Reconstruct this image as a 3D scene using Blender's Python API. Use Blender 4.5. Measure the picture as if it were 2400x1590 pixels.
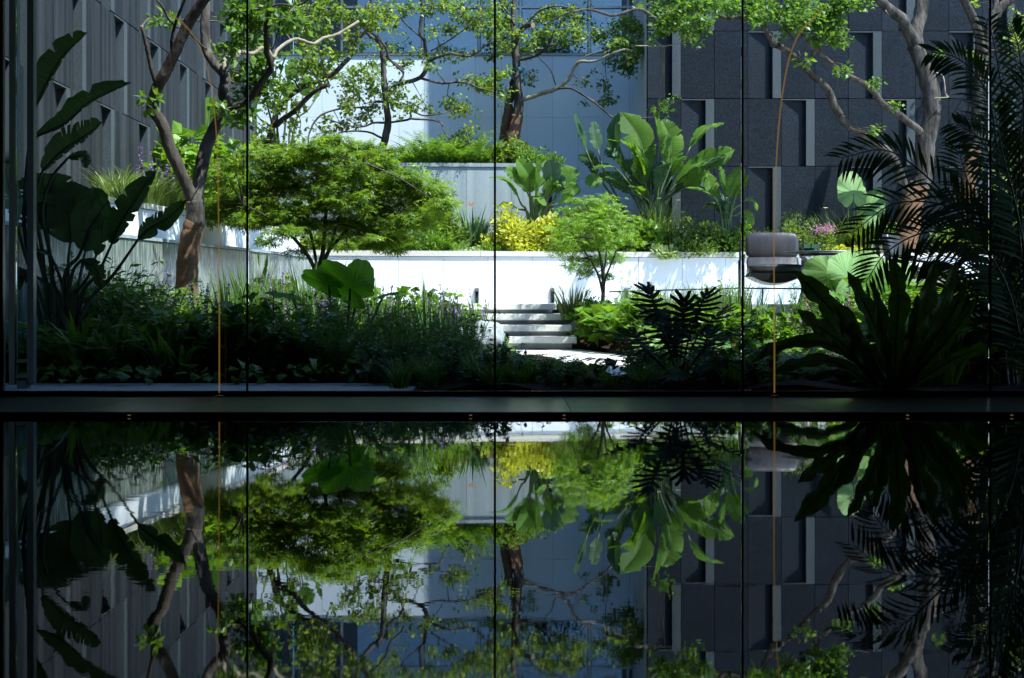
import bpy, math, random
import numpy as np
from mathutils import Vector, Matrix

for o in list(bpy.data.objects):
    bpy.data.objects.remove(o, do_unlink=True)
sc = bpy.context.scene
COL = sc.collection
rng = np.random.default_rng(11)
random.seed(11)

# ------------------------------------------------------------------ camera, sky, sun, exposure
F = 3333.0            # focal length in photo pixels (50 mm on 2400 px)
CX, HZ = 1200.0, 705.0
cam = bpy.data.cameras.new("camera")
cam.sensor_width = 36.0
cam.lens = 36.0 * F / 2400.0
cam.shift_y = -(795.0 - HZ) / 2400.0
cam.clip_start = 0.05
cam.clip_end = 2000
co = bpy.data.objects.new("camera", cam)
co.location = (0, 0, 0)
co.rotation_euler = (math.radians(90), 0, 0)
COL.objects.link(co)
sc.camera = co

SUN = Vector((0.41, -0.265, 0.87)).normalized()
world = bpy.data.worlds.new("World")
sc.world = world
world.use_nodes = True
nt = world.node_tree
sky = nt.nodes.new("ShaderNodeTexSky")
sky.sky_type = 'NISHITA'
sky.sun_disc = False
sky.sun_elevation = math.asin(SUN.z)
sky.sun_rotation = math.atan2(SUN.x, SUN.y)
sky.air_density = 1.0
sky.dust_density = 0.2
sky.ozone_density = 6.0
bg = nt.nodes["Background"]
bg.inputs[1].default_value = 0.15
nt.links.new(sky.outputs[0], bg.inputs[0])

sl = bpy.data.lights.new("sun", 'SUN')
sl.energy = 4.6
sl.angle = math.radians(0.5)
sl.color = (1.0, 0.965, 0.91)
so = bpy.data.objects.new("sun", sl)
so.rotation_euler = (-SUN).to_track_quat('-Z', 'Y').to_euler()
so.location = SUN * 60
COL.objects.link(so)

sc.view_settings.view_transform = 'Standard'
sc.view_settings.look = 'None'
sc.view_settings.gamma = 1
sc.view_settings.exposure = 1.55
sc.render.engine = 'CYCLES'
cy = sc.cycles
cy.max_bounces = 9
cy.diffuse_bounces = 3
cy.glossy_bounces = 4
cy.transmission_bounces = 6
cy.transparent_max_bounces = 24
cy.use_denoising = True
cy.caustics_reflective = False
cy.caustics_refractive = False
cy.sample_clamp_indirect = 6.0


# ------------------------------------------------------------------ helpers
def P(px, py, d):
    return np.array(((px - CX) / F * d, d, (HZ - py) / F * d))


def S(d):
    return F / d


def nrm(v):
    v = np.asarray(v, float)
    return v / (np.linalg.norm(v, axis=-1, keepdims=True) + 1e-9)


class MB:
    """collects triangles"""
    def __init__(s):
        s.V, s.T, s.n, s.A, s.has = [], [], 0, [], False

    def add(s, V, T, A=None):
        V = np.asarray(V, float).reshape(-1, 3)
        T = np.asarray(T, int).reshape(-1, 3)
        s.V.append(V)
        s.A.append(np.zeros(len(V)) if A is None else np.asarray(A, float))
        s.has = s.has or A is not None
        s.T.append(T + s.n)
        s.n += len(V)
        return s

    def box(s, lo, hi, M=None):
        x0, y0, z0 = lo
        x1, y1, z1 = hi
        V = np.array([(x0, y0, z0), (x1, y0, z0), (x1, y1, z0), (x0, y1, z0),
                      (x0, y0, z1), (x1, y0, z1), (x1, y1, z1), (x0, y1, z1)], float)
        if M is not None:
            V = V @ np.array(M)[:3, :3].T + np.array(M)[:3, 3]
        T = [(0, 2, 1), (0, 3, 2), (4, 5, 6), (4, 6, 7), (0, 1, 5), (0, 5, 4),
             (1, 2, 6), (1, 6, 5), (2, 3, 7), (2, 7, 6), (3, 0, 4), (3, 4, 7)]
        return s.add(V, T)

    def prism(s, pts, z0, z1):
        """vertical prism over an xy polygon (counter-clockwise)"""
        n = len(pts)
        V = [(p[0], p[1], z0) for p in pts] + [(p[0], p[1], z1) for p in pts]
        T = []
        for i in range(n):
            j = (i + 1) % n
            T += [(i, j, n + j), (i, n + j, n + i)]
        for i in range(1, n - 1):
            T += [(n, n + i, n + i + 1), (0, i + 1, i)]
        return s.add(V, T)

    def tube(s, pts, rad, sides=6, cap=True):
        pts = np.asarray(pts, float)
        n = len(pts)
        rad = np.broadcast_to(np.asarray(rad, float), (n,))
        tan = np.gradient(pts, axis=0)
        tan = nrm(tan)
        up = np.array((0.13, 0.21, 0.97))
        if abs(np.dot(tan[0], up)) > 0.9:
            up = np.array((0.95, 0.2, 0.1))
        a = nrm(np.cross(tan, up))
        b = np.cross(a, tan)
        th = np.arange(sides) * 2 * math.pi / sides
        ring = (a[:, None] * np.cos(th)[None, :, None] + b[:, None] * np.sin(th)[None, :, None])
        V = pts[:, None] + ring * rad[:, None, None]
        T = []
        for i in range(n - 1):
            for k in range(sides):
                k2 = (k + 1) % sides
                p, q, r, t = i * sides + k, i * sides + k2, (i + 1) * sides + k2, (i + 1) * sides + k
                T += [(p, q, r), (p, r, t)]
        V = V.reshape(-1, 3)
        if cap:
            c0, c1 = len(V), len(V) + 1
            V = np.vstack([V, pts[:1], pts[-1:]])
            for k in range(sides):
                k2 = (k + 1) % sides
                T += [(c0, k2, k), (c1, (n - 1) * sides + k, (n - 1) * sides + k2)]
        return s.add(V, T)

    def lathe(s, prof, c=(0, 0, 0), seg=24):
        prof = np.asarray(prof, float)
        n = len(prof)
        th = np.arange(seg) * 2 * math.pi / seg
        V = np.stack([prof[:, 0][:, None] * np.cos(th), prof[:, 0][:, None] * np.sin(th),
                      np.repeat(prof[:, 1][:, None], seg, 1)], -1).reshape(-1, 3) + np.array(c)
        T = []
        for i in range(n - 1):
            for k in range(seg):
                k2 = (k + 1) % seg
                T += [(i * seg + k, i * seg + k2, (i + 1) * seg + k2), (i * seg + k, (i + 1) * seg + k2, (i + 1) * seg + k)]
        return s.add(V, T)

    def inst(s, tV, tT, pos, dirs, nor, sca):
        """many copies of a template: y along dirs, z near nor"""
        pos = np.asarray(pos, float)
        N = len(pos)
        if N == 0:
            return s
        y = nrm(dirs)
        x = nrm(np.cross(y, nor))
        z = np.cross(x, y)
        sca = np.broadcast_to(np.asarray(sca, float), (N,))
        tV = np.asarray(tV, float)
        V = pos[:, None] + sca[:, None, None] * (x[:, None] * tV[None, :, :1] + y[:, None] * tV[None, :, 1:2] + z[:, None] * tV[None, :, 2:3])
        T = np.asarray(tT)[None] + (np.arange(N) * len(tV))[:, None, None]
        return s.add(V.reshape(-1, 3), T.reshape(-1, 3))

    def mesh(s, name, mat=None, smooth=False):
        V = np.vstack(s.V)
        T = np.vstack(s.T)
        me = bpy.data.meshes.new(name)
        me.vertices.add(len(V))
        me.vertices.foreach_set('co', V.astype(np.float32).ravel())
        me.loops.add(len(T) * 3)
        me.loops.foreach_set('vertex_index', T.astype(np.int32).ravel())
        me.polygons.add(len(T))
        me.polygons.foreach_set('loop_start', np.arange(0, len(T) * 3, 3, dtype=np.int32))
        me.polygons.foreach_set('loop_total', np.full(len(T), 3, np.int32))
        me.polygons.foreach_set('use_smooth', np.full(len(T), bool(smooth)))
        me.update(calc_edges=True)
        if s.has:
            at = me.attributes.new('along', 'FLOAT', 'POINT')
            at.data.foreach_set('value', np.concatenate(s.A).astype(np.float32))
        if mat:
            me.materials.append(mat)
        return me

    def build(s, name, mat, parent=None, smooth=False, local=None):
        if local is not None:
            s.V = [v - np.asarray(local) for v in s.V]
        me = s.mesh(name, mat, smooth)
        return link(name, me, parent)


def link(name, me, parent=None, loc=None):
    o = bpy.data.objects.new(name, me)
    COL.objects.link(o)
    if parent is not None:
        o.parent = parent
    if loc is not None:
        o.location = loc
    return o


def tag(o, label=None, cat=None, group=None, kind=None):
    if label:
        o['label'] = label
    if cat:
        o['category'] = cat
    if group:
        o['group'] = group
    if kind:
        o['kind'] = kind
    return o


def thing(name, label, cat, loc=(0, 0, 0), rz=0.0, group=None):
    o = bpy.data.objects.new(name, None)
    COL.objects.link(o)
    o.location = tuple(float(c) for c in loc)
    o.rotation_euler = (0, 0, rz)
    o.empty_display_size = 0.1
    return tag(o, label, cat, group)


def struct(name, mb, mat, smooth=False):
    return tag(mb.build(name, mat, None, smooth), kind='structure')


def bevel(o, w, seg=2):
    m = o.modifiers.new('bevel', 'BEVEL')
    m.width = w
    m.segments = seg
    m.limit_method = 'ANGLE'
    return o


def smooth_path(pts, n=5):
    pts = np.asarray(pts, float)
    if len(pts) < 3:
        t = np.linspace(0, 1, n + 1)[:, None]
        return pts[0] * (1 - t) + pts[-1] * t
    p = np.vstack([2 * pts[0] - pts[1], pts, 2 * pts[-1] - pts[-2]])
    out = []
    for i in range(1, len(p) - 2):
        for t in np.arange(n) / n:
            a, b, c, d = p[i - 1], p[i], p[i + 1], p[i + 2]
            out.append(0.5 * ((2 * b) + (-a + c) * t + (2 * a - 5 * b + 4 * c - d) * t * t + (-a + 3 * b - 3 * c + d) * t ** 3))
    out.append(pts[-1])
    return np.array(out)


# ------------------------------------------------------------------ materials
def new_mat(name):
    m = bpy.data.materials.new(name)
    m.use_nodes = True
    n = m.node_tree
    n.nodes.clear()
    out = n.nodes.new('ShaderNodeOutputMaterial')
    return m, n, out


def N(n, t, **kw):
    x = n.nodes.new(t)
    for k, v in kw.items():
        setattr(x, k, v)
    return x


def plain(name, col, rough=0.5, metal=0.0, spec=0.5, noise=0.0, nscale=8.0, bump=0.0, bscale=60.0, stretch=(1, 1, 1), col2=None):
    m, n, out = new_mat(name)
    b = N(n, 'ShaderNodeBsdfPrincipled')
    b.inputs['Roughness'].default_value = rough
    b.inputs['Metallic'].default_value = metal
    b.inputs['Specular IOR Level'].default_value = spec
    tc = N(n, 'ShaderNodeTexCoord')
    mp = N(n, 'ShaderNodeMapping')
    mp.inputs['Scale'].default_value = stretch
    n.links.new(tc.outputs['Object'], mp.inputs[0])
    if noise > 0 or col2:
        tx = N(n, 'ShaderNodeTexNoise')
        tx.inputs['Scale'].default_value = nscale
        tx.inputs['Detail'].default_value = 6
        n.links.new(mp.outputs[0], tx.inputs['Vector'])
        r = N(n, 'ShaderNodeValToRGB')
        c2 = col2 or tuple(min(1, c * (1 + noise)) for c in col)
        c1 = col if col2 else tuple(c * (1 - noise) for c in col)
        r.color_ramp.elements[0].position = 0.35
        r.color_ramp.elements[1].position = 0.66
        r.color_ramp.elements[0].color = (*c1, 1)
        r.color_ramp.elements[1].color = (*c2, 1)
        n.links.new(tx.outputs[0], r.inputs[0])
        n.links.new(r.outputs[0], b.inputs['Base Color'])
    else:
        b.inputs['Base Color'].default_value = (*col, 1)
    if bump > 0:
        t2 = N(n, 'ShaderNodeTexNoise')
        t2.inputs['Scale'].default_value = bscale
        t2.inputs['Detail'].default_value = 5
        n.links.new(mp.outputs[0], t2.inputs['Vector'])
        bp = N(n, 'ShaderNodeBump')
        bp.inputs['Strength'].default_value = bump
        bp.inputs['Distance'].default_value = 0.02
        n.links.new(t2.outputs[0], bp.inputs['Height'])
        n.links.new(bp.outputs[0], b.inputs['Normal'])
    n.links.new(b.outputs[0], out.inputs[0])
    return m


def granite(name, base, speck, big=0.12, fine=260.0, rough=0.5, streak=0.0, spec=0.4):
    """speckled stone, world mapped so that panels differ; weathering streaks down the face"""
    m, n, out = new_mat(name)
    b = N(n, 'ShaderNodeBsdfPrincipled')
    b.inputs['Roughness'].default_value = rough
    b.inputs['Specular IOR Level'].default_value = spec
    g = N(n, 'ShaderNodeNewGeometry')
    oi = N(n, 'ShaderNodeObjectInfo')
    t1 = N(n, 'ShaderNodeTexNoise')
    t1.inputs['Scale'].default_value = fine
    t1.inputs['Detail'].default_value = 2
    n.links.new(g.outputs['Position'], t1.inputs['Vector'])
    r1 = N(n, 'ShaderNodeValToRGB')
    r1.color_ramp.elements[0].position = 0.40
    r1.color_ramp.elements[1].position = 0.70
    r1.color_ramp.elements[0].color = (*base, 1)
    r1.color_ramp.elements[1].color = (*speck, 1)
    n.links.new(t1.outputs[0], r1.inputs[0])
    t2 = N(n, 'ShaderNodeTexNoise')
    t2.inputs['Scale'].default_value = 1.7
    t2.inputs['Detail'].default_value = 5
    n.links.new(g.outputs['Position'], t2.inputs['Vector'])
    add = N(n, 'ShaderNodeMath', operation='MULTIPLY_ADD')
    add.inputs[1].default_value = big * 2
    add.inputs[2].default_value = 1 - big
    n.links.new(t2.outputs[0], add.inputs[0])
    ob = N(n, 'ShaderNodeMath', operation='MULTIPLY_ADD')
    ob.inputs[1].default_value = big * 1.2
    ob.inputs[2].default_value = -big * 0.6
    n.links.new(oi.outputs['Random'], ob.inputs[0])
    ad2 = N(n, 'ShaderNodeMath', operation='ADD')
    n.links.new(add.outputs[0], ad2.inputs[0])
    n.links.new(ob.outputs[0], ad2.inputs[1])
    mul = N(n, 'ShaderNodeVectorMath', operation='SCALE')
    n.links.new(r1.outputs[0], mul.inputs[0])
    n.links.new(ad2.outputs[0], mul.inputs['Scale'])
    last = mul.outputs[0]
    if streak > 0:
        mp = N(n, 'ShaderNodeMapping')
        mp.inputs['Scale'].default_value = (7.0, 7.0, 0.22)
        n.links.new(g.outputs['Position'], mp.inputs[0])
        t3 = N(n, 'ShaderNodeTexNoise')
        t3.inputs['Scale'].default_value = 1.6
        t3.inputs['Detail'].default_value = 7
        n.links.new(mp.outputs[0], t3.inputs['Vector'])
        r3 = N(n, 'ShaderNodeValToRGB')
        r3.color_ramp.elements[0].position = 0.42
        r3.color_ramp.elements[1].position = 0.72
        r3.color_ramp.elements[0].color = (0, 0, 0, 1)
        r3.color_ramp.elements[1].color = (streak, streak * 1.0, streak * 1.05, 1)
        n.links.new(t3.outputs[0], r3.inputs[0])
        va = N(n, 'ShaderNodeVectorMath', operation='ADD')
        n.links.new(last, va.inputs[0])
        n.links.new(r3.outputs[0], va.inputs[1])
        last = va.outputs[0]
    n.links.new(last, b.inputs['Base Color'])
    n.links.new(b.outputs[0], out.inputs[0])
    return m


def leafmat(name, c1, c2, trans=0.35, rough=0.42, spec=0.45, tboost=1.7, yellow=None, veins=0.0):
    m, n, out = new_mat(name)
    g = N(n, 'ShaderNodeNewGeometry')
    r = N(n, 'ShaderNodeValToRGB')
    r.color_ramp.elements[0].color = (*c1, 1)
    r.color_ramp.elements[1].color = (*c2, 1)
    r.color_ramp.elements[0].position = 0.1
    r.color_ramp.elements[1].position = 0.95
    if yellow:
        e = r.color_ramp.elements.new(0.97)
        e.color = (*yellow, 1)
        r.color_ramp.elements[1].position = 0.92
    n.links.new(g.outputs['Random Per Island'], r.inputs[0])
    colr = r.outputs[0]
    tc = N(n, 'ShaderNodeTexCoord')
    tx = N(n, 'ShaderNodeTexNoise')
    tx.inputs['Scale'].default_value = 5.0
    tx.inputs['Detail'].default_value = 4
    n.links.new(tc.outputs['Object'], tx.inputs['Vector'])
    ma = N(n, 'ShaderNodeMath', operation='MULTIPLY_ADD')
    ma.inputs[1].default_value = 0.7
    ma.inputs[2].default_value = 0.65
    n.links.new(tx.outputs[0], ma.inputs[0])
    sc_ = N(n, 'ShaderNodeVectorMath', operation='SCALE')
    n.links.new(colr, sc_.inputs[0])
    n.links.new(ma.outputs[0], sc_.inputs['Scale'])
    b = N(n, 'ShaderNodeBsdfPrincipled')
    b.inputs['Roughness'].default_value = rough
    b.inputs['Specular IOR Level'].default_value = spec
    if veins > 0:
        at = N(n, 'ShaderNodeAttribute', attribute_name='along')
        nz = N(n, 'ShaderNodeTexNoise')
        nz.noise_dimensions = '1D'
        nz.inputs['Scale'].default_value = veins
        nz.inputs['Detail'].default_value = 3
        n.links.new(at.outputs['Fac'], nz.inputs['W'])
        vm = N(n, 'ShaderNodeMath', operation='MULTIPLY_ADD')
        vm.inputs[1].default_value = 1.3
        vm.inputs[2].default_value = 0.35
        n.links.new(nz.outputs[0], vm.inputs[0])
        # dry brownish blotches
        n2 = N(n, 'ShaderNodeTexNoise')
        n2.inputs['Scale'].default_value = 11
        n2.inputs['Detail'].default_value = 5
        n.links.new(tc.outputs['Object'], n2.inputs['Vector'])
        rr = N(n, 'ShaderNodeValToRGB')
        rr.color_ramp.elements[0].position = 0.66
        rr.color_ramp.elements[1].position = 0.78
        n.links.new(n2.outputs[0], rr.inputs[0])
        s3 = N(n, 'ShaderNodeVectorMath', operation='SCALE')
        n.links.new(sc_.outputs[0], s3.inputs[0])
        n.links.new(vm.outputs[0], s3.inputs['Scale'])
        mb_ = N(n, 'ShaderNodeMix', data_type='RGBA')
        mb_.inputs[7].default_value = (c2[0] * 1.6, c2[1] * 0.85, c2[2] * 0.9, 1)
        n.links.new(rr.outputs[0], mb_.inputs[0])
        n.links.new(s3.outputs[0], mb_.inputs[6])
        bp = N(n, 'ShaderNodeBump')
        bp.inputs['Strength'].default_value = 0.35
        bp.inputs['Distance'].default_value = 0.01
        n.links.new(nz.outputs[0], bp.inputs['Height'])
        n.links.new(bp.outputs[0], b.inputs['Normal'])

        class W:
            outputs = [mb_.outputs[2]]
        sc_ = W
    n.links.new(sc_.outputs[0], b.inputs['Base Color'])
    t = N(n, 'ShaderNodeBsdfTranslucent')
    m2 = N(n, 'ShaderNodeVectorMath', operation='MULTIPLY')
    m2.inputs[1].default_value = (tboost * 1.1, tboost, tboost * 0.35)
    n.links.new(sc_.outputs[0], m2.inputs[0])
    n.links.new(m2.outputs[0], t.inputs[0])
    mx = N(n, 'ShaderNodeMixShader')
    mx.inputs[0].default_value = trans
    n.links.new(b.outputs[0], mx.inputs[1])
    n.links.new(t.outputs[0], mx.inputs[2])
    n.links.new(mx.outputs[0], out.inputs[0])
    return m


def thin_glass(name, tint, ior=1.5, rough=0.0, refl=1.0):
    m, n, out = new_mat(name)
    tr = N(n, 'ShaderNodeBsdfTransparent')
    tr.inputs[0].default_value = (*tint, 1)
    gl = N(n, 'ShaderNodeBsdfGlossy')
    gl.inputs['Roughness'].default_value = rough
    gl.inputs[0].default_value = (0.95, 0.97, 1.0, 1)
    fr = N(n, 'ShaderNodeFresnel')
    fr.inputs[0].default_value = ior
    mu = N(n, 'ShaderNodeMath', operation='MULTIPLY')
    mu.inputs[1].default_value = refl
    n.links.new(fr.outputs[0], mu.inputs[0])
    mx = N(n, 'ShaderNodeMixShader')
    n.links.new(mu.outputs[0], mx.inputs[0])
    n.links.new(tr.outputs[0], mx.inputs[1])
    n.links.new(gl.outputs[0], mx.inputs[2])
    n.links.new(mx.outputs[0], out.inputs[0])
    return m


def water_mat():
    m, n, out = new_mat('pool_water')
    b = N(n, 'ShaderNodeBsdfPrincipled')
    b.inputs['Base Color'].default_value = (0.0015, 0.002, 0.0025, 1)
    b.inputs['IOR'].default_value = 1.82
    b.inputs['Specular IOR Level'].default_value = 0.5
    tc = N(n, 'ShaderNodeTexCoord')
    mp = N(n, 'ShaderNodeMapping')
    mp.inputs['Scale'].default_value = (1.0, 1.6, 1)
    n.links.new(tc.outputs['Object'], mp.inputs[0])
    t1 = N(n, 'ShaderNodeTexNoise')
    t1.inputs['Scale'].default_value = 5.0
    t1.inputs['Detail'].default_value = 4.0
    t1.inputs['Roughness'].default_value = 0.55
    n.links.new(mp.outputs[0], t1.inputs['Vector'])
    # ripples come in patches: still and ruffled water
    t2 = N(n, 'ShaderNodeTexNoise')
    t2.inputs['Scale'].default_value = 0.8
    t2.inputs['Detail'].default_value = 1.0
    n.links.new(mp.outputs[0], t2.inputs['Vector'])
    r = N(n, 'ShaderNodeValToRGB')
    r.color_ramp.elements[0].position = 0.40
    r.color_ramp.elements[1].position = 0.72
    r.color_ramp.elements[0].color = (0.06, 0.06, 0.06, 1)
    n.links.new(t2.outputs[0], r.inputs[0])
    bp = N(n, 'ShaderNodeBump')
    bp.inputs['Distance'].default_value = 0.00028
    t3 = N(n, 'ShaderNodeTexNoise')
    t3.inputs['Scale'].default_value = 0.55
    t3.inputs['Detail'].default_value = 2.0
    n.links.new(mp.outputs[0], t3.inputs['Vector'])
    r3 = N(n, 'ShaderNodeMapRange')
    r3.inputs[1].default_value = 0.42
    r3.inputs[2].default_value = 0.70
    r3.inputs[3].default_value = 0.004
    r3.inputs[4].default_value = 0.034
    n.links.new(t3.outputs[0], r3.inputs[0])
    n.links.new(r3.outputs[0], b.inputs['Roughness'])
    n.links.new(r.outputs[0], bp.inputs['Strength'])
    n.links.new(t1.outputs[0], bp.inputs['Height'])
    n.links.new(bp.outputs[0], b.inputs['Normal'])
    n.links.new(b.outputs[0], out.inputs[0])
    return m


def wrap_mat():
    m, n, out = new_mat('jute_wrap')
    b = N(n, 'ShaderNodeBsdfPrincipled')
    b.inputs['Roughness'].default_value = 0.9
    b.inputs['Specular IOR Level'].default_value = 0.1
    tc = N(n, 'ShaderNodeTexCoord')
    w = N(n, 'ShaderNodeTexWave', bands_direction='Z')
    w.inputs['Scale'].default_value = 40
    w.inputs['Distortion'].default_value = 4.0
    w.inputs['Detail'].default_value = 3
    n.links.new(tc.outputs['Object'], w.inputs['Vector'])
    r = N(n, 'ShaderNodeValToRGB')
    r.color_ramp.elements[0].color = (0.11, 0.052, 0.028, 1)
    r.color_ramp.elements[1].color = (0.26, 0.16, 0.105, 1)
    n.links.new(w.outputs[0], r.inputs[0])
    n.links.new(r.outputs[0], b.inputs['Base Color'])
    bp = N(n, 'ShaderNodeBump')
    bp.inputs['Strength'].default_value = 0.6
    bp.inputs['Distance'].default_value = 0.012
    n.links.new(w.outputs[0], bp.inputs['Height'])
    n.links.new(bp.outputs[0], b.inputs['Normal'])
    n.links.new(b.outputs[0], out.inputs[0])
    return m


def cascade_mat():
    m, n, out = new_mat('cascade')
    b = N(n, 'ShaderNodeBsdfPrincipled')
    b.inputs['Roughness'].default_value = 0.18
    g = N(n, 'ShaderNodeNewGeometry')
    mp = N(n, 'ShaderNodeMapping')
    mp.inputs['Scale'].default_value = (22, 22, 2.2)
    n.links.new(g.outputs['Position'], mp.inputs[0])
    t = N(n, 'ShaderNodeTexNoise')
    t.inputs['Scale'].default_value = 2.0
    t.inputs['Detail'].default_value = 6
    n.links.new(mp.outputs[0], t.inputs['Vector'])
    r = N(n, 'ShaderNodeValToRGB')
    r.color_ramp.elements[0].position = 0.45
    r.color_ramp.elements[1].position = 0.75
    r.color_ramp.elements[0].color = (0.10, 0.125, 0.11, 1)
    r.color_ramp.elements[1].color = (0.36, 0.40, 0.37, 1)
    n.links.new(t.outputs[0], r.inputs[0])
    n.links.new(r.outputs[0], b.inputs['Base Color'])
    bp = N(n, 'ShaderNodeBump')
    bp.inputs['Strength'].default_value = 0.5
    bp.inputs['Distance'].default_value = 0.01
    n.links.new(t.outputs[0], bp.inputs['Height'])
    n.links.new(bp.outputs[0], b.inputs['Normal'])
    n.links.new(b.outputs[0], out.inputs[0])
    return m


M = {}
M['white'] = granite('white_granite', (0.64, 0.665, 0.70), (0.78, 0.80, 0.83), 0.03, 130, 0.55)
M['white_skytint'] = granite('sky_tinted_white_granite', (0.62, 0.70, 0.80), (0.74, 0.81, 0.89), 0.05, 90, 0.6, 0.02, 0.3)  # white stone; the blue of skylit shade is mixed into its colour
M['coping'] = granite('pale_coping', (0.50, 0.46, 0.40), (0.66, 0.63, 0.58), 0.06, 120, 0.6)
M['tier'] = granite('grey_granite', (0.22, 0.26, 0.28), (0.34, 0.38, 0.40), 0.08, 130, 0.45, 0.08)
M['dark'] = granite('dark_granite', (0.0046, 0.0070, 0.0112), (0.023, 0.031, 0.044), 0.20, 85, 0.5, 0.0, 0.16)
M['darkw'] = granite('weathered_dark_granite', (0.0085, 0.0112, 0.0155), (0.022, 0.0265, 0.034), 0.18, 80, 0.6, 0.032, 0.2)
M['fin'] = granite('honed_grey_stone', (0.048, 0.060, 0.070), (0.068, 0.082, 0.092), 0.08, 50, 0.5, 0.015, 0.3)
M['black'] = plain('black_void', (0.006, 0.006, 0.007), 0.6, spec=0.2)
M['step'] = granite('step_stone', (0.60, 0.58, 0.55), (0.74, 0.72, 0.70), 0.06, 120, 0.55, 0.0)
M['paving'] = granite('paving_stone', (0.42, 0.43, 0.44), (0.55, 0.56, 0.57), 0.06, 140, 0.6)
M['soil'] = plain('soil', (0.035, 0.022, 0.014), 0.95, spec=0.1, noise=0.5, nscale=14, bump=0.8, bscale=30)
M['ledge'] = plain('polished_dark_stone', (0.17, 0.165, 0.16), 0.28, spec=0.7, noise=0.25, nscale=5, stretch=(0.3, 6, 1))
M['interior'] = plain('dark_plaster', (0.018, 0.017, 0.016), 0.8, spec=0.1)
M['metal'] = plain('dark_metal', (0.035, 0.037, 0.04), 0.4, 0.6)
M['steel'] = plain('grey_steel', (0.19, 0.2, 0.21), 0.35, 0.7)
M['joint'] = plain('black_silicone', (0.006, 0.006, 0.006), 0.4)
M['edge'] = plain('glass_edge', (0.10, 0.12, 0.115), 0.3)
M['glass'] = thin_glass('pane_glass', (0.90, 0.955, 0.965), 1.35)
M['glazing'] = thin_glass('facade_glazing', (0.52, 0.66, 0.74), 1.9, 0.0, 1.0)
M['water'] = water_mat()
M['leather'] = plain('brown_black_leather', (0.036, 0.032, 0.034), 0.34, spec=0.55, noise=0.25, nscale=6, bump=0.35, bscale=5, stretch=(1.6, 1, 0.7))
M['wrap'] = wrap_mat()
M['bark'] = plain('grey_bark', (0.030, 0.026, 0.023), 0.95, spec=0.1, nscale=12, bump=1.0, bscale=34, stretch=(1, 1, 0.3), col2=(0.115, 0.100, 0.088))
M['bark_dark'] = plain('dark_bark', (0.028, 0.023, 0.02), 0.9, spec=0.15, nscale=10, bump=0.8, bscale=30, stretch=(1, 1, 0.4), col2=(0.085, 0.07, 0.058))
M['bark_pale'] = plain('pale_bark', (0.20, 0.16, 0.115), 0.85, spec=0.2, nscale=9, bump=0.6, bscale=30, stretch=(1, 1, 0.4), col2=(0.36, 0.31, 0.24))
M['twig'] = plain('twig_bark', (0.10, 0.08, 0.06), 0.85, spec=0.2, noise=0.3)
M['cut'] = plain('cut_wood', (0.45, 0.30, 0.19), 0.8)
M['cascade'] = cascade_mat()
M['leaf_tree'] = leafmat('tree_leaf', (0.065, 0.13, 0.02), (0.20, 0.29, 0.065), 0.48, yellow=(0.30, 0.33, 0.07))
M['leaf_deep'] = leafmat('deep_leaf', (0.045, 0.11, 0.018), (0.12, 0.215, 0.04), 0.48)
M['leaf_maple'] = leafmat('maple_leaf', (0.075, 0.15, 0.016), (0.19, 0.29, 0.04), 0.5)
M['leaf_maple2'] = leafmat('bright_maple_leaf', (0.10, 0.20, 0.02), (0.20, 0.33, 0.045), 0.45)
M['leaf_yellow'] = leafmat('yellow_leaf', (0.26, 0.31, 0.03), (0.56, 0.57, 0.09), 0.38)
M['leaf_banana'] = leafmat('banana_leaf', (0.06, 0.145, 0.014), (0.125, 0.245, 0.025), 0.45, 0.5, 0.25, veins=55.0)
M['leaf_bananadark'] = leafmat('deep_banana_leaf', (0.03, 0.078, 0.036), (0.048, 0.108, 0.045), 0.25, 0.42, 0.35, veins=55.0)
M['leaf_grass'] = leafmat('grass_blade', (0.06, 0.115, 0.02), (0.19, 0.27, 0.07), 0.35)
M['leaf_iris'] = leafmat('iris_blade', (0.055, 0.12, 0.035), (0.14, 0.24, 0.07), 0.35)
M['leaf_fern'] = leafmat('fern_leaf', (0.065, 0.15, 0.018), (0.16, 0.29, 0.035), 0.4)
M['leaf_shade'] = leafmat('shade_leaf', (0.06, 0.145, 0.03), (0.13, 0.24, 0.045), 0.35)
M['leaf_blue'] = leafmat('blue_green_leaf', (0.07, 0.14, 0.09), (0.16, 0.25, 0.16), 0.3)
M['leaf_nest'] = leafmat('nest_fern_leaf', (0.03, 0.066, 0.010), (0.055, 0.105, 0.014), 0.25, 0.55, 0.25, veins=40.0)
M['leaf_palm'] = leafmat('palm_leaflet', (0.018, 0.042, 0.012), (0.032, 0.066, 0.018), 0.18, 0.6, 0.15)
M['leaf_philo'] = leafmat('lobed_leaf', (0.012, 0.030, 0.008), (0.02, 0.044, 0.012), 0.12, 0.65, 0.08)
M['leaf_pale'] = leafmat('pale_leaf', (0.26, 0.34, 0.17), (0.42, 0.50, 0.30), 0.35)
M['leaf_ear'] = leafmat('elephant_ear', (0.07, 0.20, 0.02), (0.10, 0.25, 0.025), 0.6, 0.5, 0.3, 2.2, veins=9.0)
M['leaf_earpale'] = leafmat('pale_elephant_ear', (0.15, 0.28, 0.09), (0.23, 0.37, 0.14), 0.4, 0.55, 0.25, veins=9.0)
M['leaf_ivy'] = leafmat('ivy_leaf', (0.16, 0.24, 0.10), (0.38, 0.45, 0.25), 0.3)
M['stem'] = plain('green_stem', (0.06, 0.10, 0.03), 0.6)
M['stem_dark'] = plain('dark_stem', (0.02, 0.035, 0.018), 0.6)
M['petal_violet'] = leafmat('violet_petal', (0.16, 0.08, 0.36), (0.34, 0.20, 0.55), 0.3)
M['petal_pink'] = leafmat('pink_petal', (0.32, 0.12, 0.29), (0.50, 0.27, 0.44), 0.3)
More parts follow.
